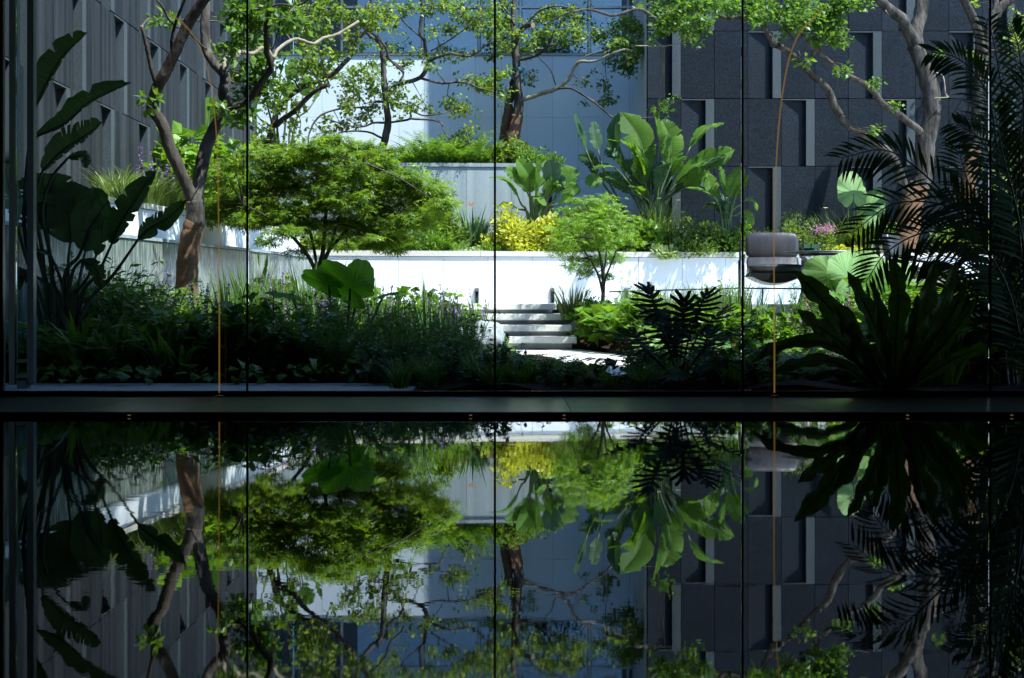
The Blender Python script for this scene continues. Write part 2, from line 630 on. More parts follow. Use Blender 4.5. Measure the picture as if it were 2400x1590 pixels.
M['petal_white'] = leafmat('white_petal', (0.6, 0.58, 0.42), (0.75, 0.75, 0.66), 0.3)
M['petal_orange'] = leafmat('orange_petal', (0.6, 0.16, 0.02), (0.7, 0.25, 0.03), 0.3)
M['tape'] = plain('teal_ribbon', (0.015, 0.07, 0.10), 0.5)
M['boulder'] = granite('pale_boulder', (0.20, 0.23, 0.25), (0.36, 0.40, 0.42), 0.2, 50, 0.7)
M['greenbox'] = thin_glass('green_glass_box', (0.20, 0.62, 0.42), 1.5)
M['room'] = plain('room_wall', (0.34, 0.40, 0.44), 0.8)
M['sofa'] = plain('pale_upholstery', (0.42, 0.46, 0.42), 0.9, noise=0.1)


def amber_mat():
    """dim, half transparent glow imitating a reflection in the glass"""
    m, n, out = new_mat('amber_reflection_glow')
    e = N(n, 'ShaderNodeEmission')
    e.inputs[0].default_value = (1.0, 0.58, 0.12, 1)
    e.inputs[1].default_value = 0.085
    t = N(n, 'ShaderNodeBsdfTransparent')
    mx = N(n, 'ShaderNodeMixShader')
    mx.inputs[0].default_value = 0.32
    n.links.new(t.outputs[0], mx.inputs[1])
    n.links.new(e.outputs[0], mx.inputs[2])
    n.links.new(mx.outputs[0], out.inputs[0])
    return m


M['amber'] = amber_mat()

# ------------------------------------------------------------------ the setting
ZF = -0.56        # floor level by the glass
ZP = -0.585       # pool water
DG = 8.35         # distance to the glass
ZT = -0.04        # terrace level

struct('ground', MB().box((-60, 10.1, -1.2), (60, 80, -0.62)), M['soil'])
wt = MB()
wt.add([(-3.38, -3.0, ZP), (3.98, -3.0, ZP), (3.98, 7.16, ZP), (-3.38, 7.16, ZP)], [(0, 1, 2), (0, 2, 3)])
struct('pool_water', wt, M['water'])
struct('pool_floor', MB().box((-4, -4, -1.3), (4.6, 7.14, -1.2)), M['black'])
led = struct('floor', MB().box((-3.4, 7.17, -1.2), (4.0, 8.60, ZF - 0.031)), M['black'])
for i in range(6):
    w_ = 7.4 / 6
    bevel(MB().box((-3.4 + i * w_ + 0.0012, 7.15, ZF - 0.03), (-3.4 + (i + 1) * w_ - 0.0012, 8.60, ZF + random.uniform(-0.0004, 0.0004))).build('floor_slab', M['ledge'], led), 0.003)
struct('wall_left', MB().box((-3.7, -4, -1.3), (-3.4, 8.34, 3.6)), M['interior'])
struct('wall_right', MB().box((4.0, -4, -1.3), (4.3, 8.34, 3.6)), M['interior'])
struct('wall_back', MB().box((-3.7, -4.4, -1.3), (4.3, -4.0, 3.6)), M['interior'])
struct('floor_near', MB().box((-3.4, -4.0, -1.2), (4.0, -3.01, ZF)), M['interior'])
struct('ceiling', MB().box((-9, -4.4, 3.6), (9, 10.35, 4.2)), M['interior'])

# paving outside the glass: slabs
pv = tag(MB().box((-4.0, 8.62, -1.1), (-0.62, 9.72, ZF - 0.045)).build('paving', M['soil']), kind='structure')
me = MB().box((0.004, 0.0, -0.04), (1.121, 1.095, 0.0)).mesh('paving_slab', M['paving'])
for i in range(3):
    link('paving_slab', me, pv, (-4.0 + i * 1.125, 8.625, ZF - 0.004))

# bright stone path and steps
PATH_R = ([10.0, 11.0, 12.5, 14.1, 16.3], [1760, 1700, 1600, 1480, 1345])
PATH_L = ([10.0, 11.4, 12.8, 14.2, 15.95], [1450, 1390, 1290, 1200, 1060])


def on_path(px, d, m=0):
    return 9.9 < d < 16.4 and np.interp(d, *PATH_L) - m < px < np.interp(d, *PATH_R) + m


path = MB()
pp = [P(px, 0, d)[:2] for d, px in zip(*PATH_R)] + [(-0.75, 16.3)] + [P(px, 0, d)[:2] for d, px in list(zip(*PATH_L))[::-1]]
path.prism(pp, -0.70, -0.55)
o = struct('path', path, M['step'])

steps = [(1304, 17.0, -0.036), (1326, 16.62, -0.157), (1340, 16.25, -0.28), (1352, 15.9, -0.405)]
st = thing('garden_steps', 'four pale floating stone steps rising from the bright path to the white wall', 'steps', P(1210, 705, 16.3) * (1, 1, 0) + (0, 0, -0.55))
for i, (px, d, z) in enumerate(steps):
    x1 = P(px, 0, d)[0]
    b = MB().box((-0.62 - st.location.x, d - st.location.y, z - 0.072 + 0.55), (x1 - st.location.x, d + 0.62 - st.location.y, z + 0.55))
    bevel(b.build('step', M['step'], st), 0.006)
    r = MB().box((-0.60 - st.location.x, d + 0.10 - st.location.y, z - 0.40 + 0.55), (x1 - 0.05 - st.location.x, d + 0.5 - st.location.y, z - 0.0722 + 0.55))
    r.build('riser', M['tier'], st)

# terrace at the right and the landing
ter = MB()
ter.prism([(0.68, 17.35), (1.6, 16.9), (2.3, 15.3), (8.0, 14.6), (8.0, 19.6), (-2.4, 18.1), (-2.4, 17.62), (0.68, 17.62)], ZT - 0.09, ZT)
struct('terrace', ter, M['paving'])
tb = MB()
tb.prism([(0.72, 17.42), (1.64, 17.0), (2.36, 15.4), (8.0, 14.7), (8.0, 19.6), (-2.4, 18.1), (-2.4, 17.7), (0.72, 17.7)], -0.7, ZT - 0.0901)
struct('terrace_base', tb, M['tier'])


# ------------------------------------------------------------------ walls of separate stone panels
def wall_run(name, label, cat, A, B, z0, z1, mat, pw, cop_h=0.055, cop_over=0.02, thick=0.16, copmat=None, cop_len=1.1, group=None, phase=0.0, joint=0.004):
    """straight garden wall from A to B (xy), facing the right-hand normal of A>B; panels, core, coping stones"""
    A, B = np.array(A, float), np.array(B, float)
    L = np.linalg.norm(B - A)
    u = (B - A) / L
    ang = math.atan2(u[1], u[0])
    t = thing(name, label, cat, (A[0], A[1], z0), ang, group)
    H = z1 - z0
    MB().box((0, 0.03, -0.02), (L, thick, H - cop_h - 0.002)).build('core', M['tier'], t)
    x = -phase
    cache = {}
    while x < L - 1e-3:
        xa, xb = max(0, x), min(L, x + pw)
        k = round(xb - xa, 3)
        if k > 0.03:
            if k not in cache:
                cache[k] = MB().box((joint / 2, 0, 0), (k - joint / 2, 0.0295, H - cop_h - 0.006)).mesh('panel', mat)
            p = link('panel', cache[k], t, (xa, random.uniform(-0.0015, 0.0015), 0))
        x += pw
    if cop_h > 0:
        x = -phase * 0.6
        cc = {}
        while x < L - 1e-3:
            xa, xb = max(0, x), min(L, x + cop_len)
            k = round(xb - xa, 3)
            if k > 0.03:
                if k not in cc:
                    cc[k] = MB().box((0.002, -cop_over, 0), (k - 0.002, thick + 0.02, cop_h)).mesh('coping_stone', copmat or M['coping'])
                link('coping_stone', cc[k], t, (xa, 0, H - cop_h))
            x += cop_len
    return t


C0 = np.array((-2.58, 17.9))     # corner where the low wall begins
C1 = np.array((1.65, 18.55))
C2 = np.array((6.4, 18.95))
wall_run('low_garden_wall', 'long low white granite wall with pale coping behind the floating steps', 'wall', C0, C1, ZT - 0.03, 0.635, M['white'], 0.575, 0.068, 0.022)
wall_run('low_garden_wall', 'low grey-lit granite wall with pale coping behind the leather chair and round table', 'wall', C1 + (0.004, 0), C2, ZT - 0.03, 0.635, M['white'], 0.575, 0.068, 0.022)
A1 = np.array((-3.79, 9.75))
B1 = np.array((-2.62, 17.85))
wall_run('water_wall', 'grey stone cascade wall with water running down, left of the wrapped trunk', 'fountain', A1 + (0.16, 0), B1 + (0.10, 0), -0.6, 0.565, M['cascade'], 0.9, 0.03, 0.012, copmat=M['tier'])
wall_run('upper_planter_wall', 'white stone planter wall standing above the water cascade at left', 'wall', A1, B1 + (-0.1, 0.4), 0.50, 0.895, M['white'], 0.8, 0.05, 0.015, copmat=M['coping'])
T0, T1_ = P(560, 0, 19.4)[:2], P(1276, 0, 19.6)[:2]
wall_run('tier_wall', 'grey streaked granite retaining wall of the upper bed, left of the banana plants', 'wall', T0, T1_, 0.55, 1.89, M['tier'], 0.62, 0.05, 0.015, copmat=M['tier'])

# beds behind the walls (soil)
bed = MB()
bed.prism([C0 + (0.0, 0.16), C1 + (0, 0.16), C2 + (0, 0.16), (6.4, 22.2), (-3.97, 22.2), (-3.97, 17.5), (-2.7, 17.5)], 0.0, 0.585)
struct('terrain_middle_bed', bed, M['soil'])
bed = MB()
bed.prism([T0 + (0, 0.17), T1_ + (-0.0, 0.17), (0.62, 22.05), (-3.97, 22.05), (-3.97, 19.2)], 0.6, 1.835)
struct('terrain_upper_bed', bed, M['soil'])
bed = MB()
bed.prism([A1 + (-0.16, 0), B1 + (-0.26, 0.4), (-2.7, 19.3), (-3.975, 19.3), (-3.975, 9.75)], -0.6, 0.85)
struct('terrain_left_bed', bed, M['soil'])


def gz(x, d):
    """height of the front beds"""
    base = -0.53 + 0.12 * max(0.0, min(1.0, (d - 10.5) / 4.0))
    if x > 1.2 and d > 11.5:
        base += 0.16 * max(0, min(1, (d - 11.5) / 3.0))
    return base


fb = MB()
gx = np.linspace(-4.2, 7.5, 60)
gy = np.linspace(8.62, 17.55, 48)
V = []
for yy in gy:
    for xx in gx:
        z = gz(xx, yy) + 0.03 * math.sin(xx * 3.1 + yy * 1.7) + 0.02 * math.sin(xx * 7.3 - yy * 4.1) - 0.02
        if on_path(CX + xx / yy * F, yy, 25):
            z = -0.64
        if yy < 9.8 and xx < -0.55:
            z = -0.66
        V.append((xx, yy, z))
T = []
nx = len(gx)
for j in range(len(gy) - 1):
    for i in range(nx - 1):
        a = j * nx + i
        T += [(a, a + 1, a + nx + 1), (a, a + nx + 1, a + nx)]
fb.add(V, T)
struct('terrain_front_beds', fb, M['soil'], True)

# ------------------------------------------------------------------ buildings
ROWS = [-0.005, 0.956, 1.92, 2.887, 3.85, 4.815]
CW = 0.478


def facade(t, ncol, u0, rows_recess, mat, ztop):
    """panel facade in the local frame: x along, y into the wall, z up. rows_recess: row -> phase (cells recessed where (c - phase) % 3 == 0)"""
    H = ROWS[1] - ROWS[0]
    D = 0.08
    j = 0.0035
    flat = MB().box((j, 0, j), (CW - j, 0.035, H - j)).mesh('stone_panel', mat)
    sw = 0.352
    sl_ = MB()
    sl_.add([(j, 0.001, j), (sw, D, j), (sw, D, H - 0.02), (j, 0.001, H - 0.02), (j, 0.12, j), (sw, 0.12, j), (sw, 0.12, H - 0.02), (j, 0.12, H - 0.02)],
            [(0, 1, 2), (0, 2, 3), (4, 6, 5), (4, 7, 6), (0, 4, 5), (0, 5, 1), (3, 2, 6), (3, 6, 7), (0, 3, 7), (0, 7, 4), (1, 5, 6), (1, 6, 2)])
    slope = sl_.mesh('sloped_panel', mat)
    fin = MB().box((sw + 0.001, -0.004, j), (CW - j, 0.12, H - 0.02)).mesh('fin', M['fin'])
    lin = MB().box((j, -0.003, H - 0.0195), (CW - j, 0.12, H - j)).mesh('lintel', M['fin'])
    for r in range(5):
        for c in range(ncol):
            loc = (u0 + c * CW, 0, ROWS[r])
            if (c - rows_recess[r]) % 3 == 0:
                link('sloped_panel', slope, t, loc)
                link('fin', fin, t, loc)
                link('lintel', lin, t, loc)
            else:
                link('stone_panel', flat, t, (loc[0], random.uniform(-0.001, 0.001), loc[2]))


# right-hand dark building
DR = 20.3
xr0 = P(1515, 0, DR)[0]
tr = thing('dark_stone_building', 'charcoal granite building with staggered slanted recesses behind the leather chair', 'building', (xr0, DR, 0))
u0 = P(1596, 0, DR)[0] - CW - xr0      # first full column starts here
MB().box((0, 0.121, -0.6), (9.6, 6.0, 20)).build('core', M['black'], tr)
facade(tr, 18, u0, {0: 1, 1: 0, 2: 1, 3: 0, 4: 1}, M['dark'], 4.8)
for r in range(5):
    k = u0 - 0.004
    if k > 0.02:
        MB().box((0.0, 0, ROWS[r] + 0.0035), (k, 0.035, ROWS[r + 1] - 0.0035)).build('stone_panel', M['dark'], tr)
MB().box((-0.012, -0.006, -0.6), (0.0, 0.03, 20)).build('corner_trim', M['fin'], tr)
MB().box((-0.010, 0.0305, -0.6), (0.0, 6.0, 20)).build('side_cladding', M['white_skytint'], tr)
MB().box((0.001, 0.0, ROWS[5] + 0.004), (9.6, 0.12, 20)).build('upper_wall', M['dark'], tr)

# left-hand dark building (runs back from the glass)
XL = -3.977
tl = thing('dark_stone_building', 'weathered dark stone building with staggered recesses running back along the left side', 'building', (XL, 9.0, 0), math.radians(90) + 0.003)
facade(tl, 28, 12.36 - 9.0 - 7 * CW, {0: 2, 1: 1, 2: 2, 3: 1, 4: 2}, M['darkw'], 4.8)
MB().box((-0.6, 0.121, -0.9), (13.3, 5.0, 11)).build('core', M['black'], tl)
MB().box((-0.6, 0.0, ROWS[5] + 0.004), (13.3, 0.12, 11)).build('upper_wall', M['darkw'], tl)

# white building with glazing above
DW = 22.4
sw_ = S(DW)
xw0, xw1 = P(575, 0, DW)[0], xr0 + 0.6
zt = (HZ - 131) / sw_
tw = thing('white_building', 'white granite building with a blue-glazed storey above its blank wall', 'building', (xw0, DW, 0))
pw = 60.0 / sw_
zj = (HZ - 275) / sw_
zj2 = zj - (zt - zj)
ncol = int((xw1 - xw0) / pw) + 1
for (za, zb) in ((zj2, zj), (zj, zt), (0.4, zj2)):
    me = MB().box((0.002, 0, 0.002), (pw - 0.002, 0.03, zb - za - 0.002)).mesh('stone_panel', M['white_skytint'])
    for c in range(ncol):
        link('stone_panel', me, tw, (c * pw, random.uniform(-0.001, 0.001), za))
MB().box((0, 0.031, -0.6), (ncol * pw, 0.4, zt)).build('core', M['tier'], tw)
MB().box((-0.02, -0.02, zt + 0.001), (ncol * pw, 0.4, zt + 0.035)).build('sill', M['steel'], tw)
zg0, zg1 = zt + 0.036, 7.4
zr = (HZ - 15) / sw_
mull = [575, 640, 733, 800, 990, 1123, 1220, 1382, 1472, 1560]
for i in range(len(mull) - 1):
    a, b = (mull[i] - CX) / sw_ - xw0, (mull[i + 1] - CX) / sw_ - xw0
    for (z0, z1) in ((zg0 + 0.03, zr - 0.02), (zr + 0.02, zg1)):
        p = MB().box((a + 0.03, 0.10, z0), (b - 0.03, 0.112, z1)).build('window_pane', M['glazing'], tw)
for i, m_ in enumerate(mull):
    a = (m_ - CX) / sw_ - xw0
    MB().box((a - 0.018, 0.06, zg0), (a + 0.018, 0.15, zg1)).build('mullion', M['steel'], tw)
MB().box((0, 0.062, zr - 0.018), (ncol * pw, 0.148, zr + 0.018)).build('transom', M['steel'], tw)
rm = MB()
rm.box((0, 5.0, zg0 - 0.3), (ncol * pw, 5.2, 7.4))
rm.box((0, 0.42, zg0 - 0.3), (ncol * pw, 5.0, zg0 - 0.02))
rm.build('room', M['room'], tw)
MB().box((-0.5, 0.0, 7.41), (ncol * pw, 6, 11.0)).build('upper_wall', M['white_skytint'], tw)
MB().box((-0.5, 0.2, zg0 - 0.3), (-0.05, 5.2, 7.4)).build('side_wall', M['room'], tw)
# a pale sofa seen inside
sf = MB()
xs = (960 - CX) / sw_ - xw0
so_ = thing('sofa', 'pale sofa seen dimly through the upper window glazing', 'sofa', (P(985, 0, DW)[0], DW + 1.5, zg0 - 0.02))
bevel(MB().box((-0.9, 0, 0.12), (0.9, 0.8, 0.42)).build('seat', M['sofa'], so_), 0.06)
bevel(MB().box((-0.9, 0.62, 0.42), (0.9, 0.85, 0.85)).build('backrest', M['sofa'], so_), 0.06)
for x in (-0.98, 0.82):
    bevel(MB().box((x, 0, 0.12), (x + 0.16, 0.85, 0.62)).build('armrest', M['sofa'], so_), 0.04)
    MB().box((x + 0.05, 0.1, 0), (x + 0.1, 0.15, 0.12)).build('leg', M['metal'], so_)

# ------------------------------------------------------------------ glass wall
gw = thing('glass_wall', 'frameless glass wall of tall panes with dark upright joints facing the garden', 'glass wall', (0, DG, ZF))
seams = [6, 580, 1160, 1740, 2320, 2900]
sx = [(p - CX) / F * DG for p in seams]
for i in range(len(sx) - 1):
    MB().box((sx[i] + 0.0067, -0.006, 0.03), (sx[i + 1] - 0.0067, 0.006, 4.16)).build('glass_pane', M['glass'], gw)
for i, x in enumerate(sx):
    if i == 0:
        MB().box((x - 0.016, -0.02, 0.0), (x + 0.0088, 0.02, 4.16)).build('corner_post', M['edge'], gw)
    else:
        MB().box((x - 0.003, -0.009, 0.03), (x + 0.003, 0.009, 4.16)).build('joint', M['joint'], gw)
        MB().box((x - 0.0065, -0.0055, 0.03), (x - 0.0031, 0.0055, 4.16)).build('pane_edge', M['edge'], gw)
        MB().box((x + 0.0031, -0.0055, 0.03), (x + 0.0065, 0.0055, 4.16)).build('pane_edge', M['edge'], gw)
MB().box((sx[0] - 0.02, -0.025, 0.0005), (sx[-1], 0.025, 0.0295)).build('base_channel', M['joint'], gw)

# door frame at the left edge, outside the glass
dd = 9.15
dx = lambda p: (p - CX) / F * dd
dz = lambda p: (HZ - p) / F * dd
gd = thing('door_frame', 'slim dark metal door frame with two low crossrails at the left edge', 'door frame', (dx(55), dd, ZF))
for a, b in ((25, 38), (67, 82)):
    MB().box((dx(a) - dx(55), -0.03, 0.02), (dx(b) - dx(55), 0.03, 4.16)).build('stile', M['edge'], gd)
for a, b in ((842, 850), (878, 886)):
    MB().box((dx(38) - dx(55) + 0.001, -0.02, dz(b) - ZF), (dx(67) - dx(55) - 0.001, 0.02, dz(a) - ZF)).build('rail', M['edge'], gd)
MB().box((dx(46) - dx(55), -0.05, -0.003), (dx(66) - dx(55), 0.05, 0.045)).build('pivot_block', M['edge'], gd)
MB().box((dx(38) - dx(55) + 0.001, -0.004, 0.1), (dx(67) - dx(55) - 0.001, 0.004, 4.1)).build('pane', M['glass'], gd)

# glowing amber tubes added by the glass to imitate reflections in it
for pts, lab in (([(514, 921), (514, 760), (513, 600), (511, 420), (506, 300), (494, 200), (472, 120), (436, 62), (390, 28)], 'thin curved glowing tube imitating an amber glass reflection, rising in front of the forked tree'),
                 ([(1815, 921), (1815, 760), (1814, 600), (1816, 480), (1822, 340), (1834, 220), (1852, 130), (1880, 70), (1930, 20)], 'thin curved glowing tube imitating an amber glass reflection, rising in front of the leather chair')):
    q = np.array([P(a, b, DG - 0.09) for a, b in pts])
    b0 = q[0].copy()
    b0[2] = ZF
    t = thing('reflection_line', lab, 'lamp', b0)
    MB().tube(smooth_path(q, 8) - b0, 0.0048, 6).build('reflection_tube', M['amber'], t, True)
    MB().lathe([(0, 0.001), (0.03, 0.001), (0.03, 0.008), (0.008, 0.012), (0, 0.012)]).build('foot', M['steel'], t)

# tiny warm lights set in the pool rim
m, n_, out_ = new_mat('rim_light')
e_ = N(n_, 'ShaderNodeEmission')
e_.inputs[0].default_value = (1.0, 0.55, 0.25, 1)
e_.inputs[1].default_value = 0.05
n_.links.new(e_.outputs[0], out_.inputs[0])
M['rim'] = m
for px, lab in ((303, 'tiny warm light in the pool rim at the left'), (1103, 'tiny warm light in the pool rim just left of centre'), (1322, 'tiny warm light in the pool rim just right of centre'), (2127, 'tiny warm light in the pool rim at the right'), (2371, 'tiny warm light in the pool rim at the far right edge')):
    x = (px - CX) / F * 7.15
    t = thing('rim_light', lab, 'light', (x, 7.149, ZF - 0.016))
    MB().box((-0.0075, -0.002, -0.0022), (0.0075, 0.0, 0.0022)).build('lens', M['rim'], t)
    MB().box((-0.010, -0.0015, -0.004), (-0.0078, 0.0, 0.004)).build('bezel', M['metal'], t)

# ================================================================== plants
# leaf templates: base at origin, y along the leaf, z up
def tmpl(w, fold=0.12, tip=0.0):
    V = [(0, 0, 0), (-w, 0.45, fold * w * 2), (w, 0.45, fold * w * 2), (0, 0.5, 0), (0, 1, -0.08 + tip)]
    T = [(0, 3, 1), (0, 2, 3), (1, 3, 4), (3, 2, 4)]
    return np.array(V), np.array(T)


LEAF = tmpl(0.36)
LEAFN = tmpl(0.16)
LEAFW = tmpl(0.46)


def palmate(n=5, w=0.11):
    V, T = [(0, 0, 0)], []
    for i in range(n):
        a = math.radians(-105 + 210 * i / (n - 1))
        L = 1.0 - 0.32 * abs(i - (n - 1) / 2) / ((n - 1) / 2)
        c, s_ = math.sin(a), math.cos(a)
        k = len(V)
        V += [(c * L * 0.45 - s_ * w, s_ * L * 0.45 + c * w + 0.1, 0.03), (c * L * 0.45 + s_ * w, s_ * L * 0.45 - c * w + 0.1, 0.03), (c * L, s_ * L + 0.1, -0.1)]
        T += [(0, k + 1, k), (k, k + 1, k + 2)]
    return np.array(V), np.array(T)


MAPLE = palmate(5)


def rdir(n, up=0.0):
    v = rng.normal(size=(n, 3))
    v = nrm(v)
    v[:, 2] += up
    return nrm(v)


def ball(n, flat=1.0):
    v = nrm(rng.normal(size=(n, 3))) * (rng.random((n, 1)) ** 0.42)
    v[:, 2] *= flat
    return v


def leaf_cloud(mb, centers, radii, per, size, tmp=LEAF, flat=0.7, up=0.9, droop=-0.25, jitter=0.35):
    """clumps of separate leaves: centres (n,3), radii (n)"""
    for c, r in zip(centers, radii):
        n = max(3, int(per * (r / 0.15) ** 2))
        off = ball(n, flat) * r
        pos = c + off
        out = nrm(off + rng.normal(size=(n, 3)) * r * 0.6)
        out[:, 2] += droop
        nor = rng.normal(size=(n, 3)) * 0.55
        nor[:, 2] += up
        mb.inst(tmp[0], tmp[1], pos, out, nor, size * (1 + jitter * rng.normal(size=n)).clip(0.5, 1.7))
    return mb


# ---- trees ---------------------------------------------------------------
def tree(name, label, d, limbs, clusters, leafsize, per, mat_leaf, mat_bark, wrap=(), twig_mat=None, group=None, spread=0.45, autotw=6, base_limb=0, leaf_tmp=LEAF, stub=(), zb=None, cdo=0.0):
    """limbs: (points px, width px at start, at end, depth offset at start, at end).  clusters: (px, py, r px[, depth offset])"""
    l0 = limbs[base_limb]
    b0 = P(l0[0][0][0], l0[0][0][1], d + l0[3])
    if zb is not None:
        b0[2] = zb
    t = thing(name, label, 'tree', b0, 0, group)
    tr_ = MB()
    samples = []
    for i, (pts, w0, w1, d0, d1) in enumerate(limbs):
        n = len(pts)
        q = np.array([P(a, b, d + d0 + (d1 - d0) * k / (n - 1)) for k, (a, b) in enumerate(pts)])
        if i == base_limb and zb is not None:
            q = np.vstack([b0 + (0, 0, -0.1), q])
        q = smooth_path(q, 5)
        m = len(q)
        rad = np.linspace(w0, w1, m) / 2 / S(d)
        wob = 1 + 0.04 * np.sin(np.arange(m) * 0.55 + i) + (0.02 if w0 < 25 else 0.012) * rng.normal(size=m)
        if m > 6 and w0 > 5:
            q[1:-1] += rng.normal(size=(m - 2, 3)) * (w0 / S(d)) * (0.035 if w0 < 25 else 0.012)
        bb = MB().tube(q - b0, rad * wob, 8 if w0 > 8 else 5)
        ob = bb.build('trunk' if i == base_limb else 'branch', mat_bark[min(i, len(mat_bark) - 1)] if isinstance(mat_bark, list) else mat_bark, t, True)
        samples.append(q)
    for (i, f0, f1, gr) in wrap:
        pts, w0, w1, d0, d1 = limbs[i]
        q = samples[i]
        m = len(q)
        a, b = int(f0 * (m - 1)), int(f1 * (m - 1)) + 1
        qq = smooth_path(q[a:b], 3)
        rr = np.interp(np.linspace(a, b - 1, len(qq)), np.arange(m), np.linspace(w0, w1, m)) / 2 / S(d) * gr
        rr = rr * (1 + 0.004 * rng.normal(size=len(qq)))
        MB().tube(qq - b0, rr, 12).build('trunk_wrap', M['wrap'], t, True)
    for (i, w) in stub:
        e = samples[i][-1]
        dr = nrm(samples[i][-1] - samples[i][-2])
        MB().tube([e - b0 - dr * 0.004, e - b0 + dr * 0.004], w / 2 / S(d), 8).build('cut_end', M['cut'], t)
    allp = np.vstack(samples)
    cc, rr, tw = [], [], MB()
    k = 0
    for c in clusters:
        px, py, r = c[:3]
        do = c[3] if len(c) > 3 else cdo + rng.normal() * spread
        p = P(px, py, d + do)
        cc.append(p)
        rr.append(1.12 * r / S(d))
        dist = np.linalg.norm((allp - p) * (1, 0.6, 1), axis=1)
        j = int(np.argmin(dist))
        if 0.03 < dist[j] < 1.5:
            mid = (allp[j] + p) / 2 + rng.normal(size=3) * 0.06 * dist[j] + (0, 0, 0.05 * dist[j])
            tw.tube(smooth_path([allp[j], mid, p], 4) - b0, np.linspace(0.009, 0.003, 9), 4, False)
            k += 1
        for _ in range(autotw):
            e = p + ball(1, 0.7)[0] * r / S(d) * 1.05
            mid = (p + e) / 2 + rng.normal(size=3) * 0.02
            tw.tube(smooth_path([p, mid, e], 3) - b0, np.linspace(0.004, 0.0015, 7), 3, False)
            k += 1
    if k:
        tw.build('twigs', twig_mat or M['twig'], t, True)
    lf = MB()
    # break each clump into tight tufts so that gaps stay open
    cen, rad = [], []
    for c, r in zip(cc, rr):
        m = max(3, int(25 * (r / 0.2) ** 1.8))
        st_ = np.array((rng.uniform(0.8, 1.5), rng.uniform(0.8, 1.3), rng.uniform(0.35, 0.85)))
        off = (ball(m, 1.0) * 0.6 + rng.normal(size=(m, 3)) * 0.38) * r * st_
        off[:, 2] += off[:, 0] * rng.normal() * 0.45
        for o_ in off:
            cen.append(c + o_)
            rad.append(0.055 + 0.05 * rng.random())
    leaf_cloud(lf, np.array(cen) - b0, np.array(rad), per, leafsize, leaf_tmp, 0.7)
    lf.build('crown', mat_leaf, t)
    return t


B_, Bd, Bp = M['bark'], M['bark_dark'], M['bark_pale']

# T1: forked tree at the left, trunk wrapped in jute
tree('forked_tree', 'forked tree at left with its lower trunk wrapped in brown jute', 12.9,
     [([(440, 760), (437, 700), (438, 650), (441, 600), (450, 550), (458, 510), (455, 470)], 50, 44, 0, 0),
      ([(455, 480), (440, 440), (420, 395), (398, 346), (380, 291), (358, 254), (367, 208), (377, 190), (407, 132), (441, 55), (465, 18), (490, -20), (510, -80)], 31, 24, 0, -0.5),
      ([(458, 480), (466, 430), (478, 367), (496, 315), (527, 254), (524, 214), (527, 178), (502, 147), (484, 116), (481, 61), (484, 0), (490, -70)], 33, 20, 0, 0.5),
      ([(367, 200), (356, 165), (348, 130), (340, 95), (332, 62)], 11, 8, -0.15, -0.3),
      ([(526, 170), (529, 136), (555, 132), (565, 122), (592, 126), (619, 111), (640, 135), (649, 119), (672, 101), (697, 92), (735, 103), (756, 90), (787, 82), (818, 65), (840, 50)], 11, 7, 0.15, 1.2),
      ([(527, 262), (545, 252), (573, 241), (592, 224), (613, 191), (635, 160), (626, 124), (625, 96), (626, 57), (632, 0), (640, -60)], 17, 13, 0.1, -0.4),
      ([(407, 132), (402, 105), (410, 60), (425, 20), (440, -20)], 9, 6, -0.3, -0.5),
      ([(410, 58), (395, 45), (380, 15), (362, -5)], 6, 4, -0.4, -0.7),
      ([(410, 62), (440, 75), (470, 105), (484, 116)], 5, 5, -0.35, 0.2),
      ([(628, 20), (650, 12), (670, 12), (690, 15), (715, 5), (740, -20)], 6, 4, -0.3, -0.5),
      ([(634, 25), (652, 35), (655, 60), (648, 90), (640, 115)], 5, 3, -0.3, -0.2)],
     [(580, 20, 38), (560, 30, 30), (572, 70, 36), (600, 60, 24), (560, 100, 30), (590, 108, 24, 0.75), (600, 160, 28, 0.75), (622, 165, 26, 0.75), (640, 182, 24, 0.75), (575, 178, 24, 0.75),
      (560, 170, 16), (545, 132, 20), (520, 112, 16), (590, 210, 30, 0.75), (618, 215, 28, 0.75), (560, 240, 26, 0.75), (542, 268, 28, 0.75), (570, 270, 24, 0.75), (520, 258, 16), (348, 240, 10), (378, 45, 10),
      (660, 50, 30), (690, 55, 30), (640, 30, 22), (655, 130, 16, 0.75), (372, 52, 8), (620, 5, 30, 0.8), (545, 60, 20)],
     0.070, 26, M['leaf_deep'], [B_, Bd, B_, Bd, Bp, Bd, B_, B_, B_, Bd, B_], wrap=[(0, 0.1, 0.80, 1.08)], stub=[(3, 8)], zb=-0.5, spread=0.4)

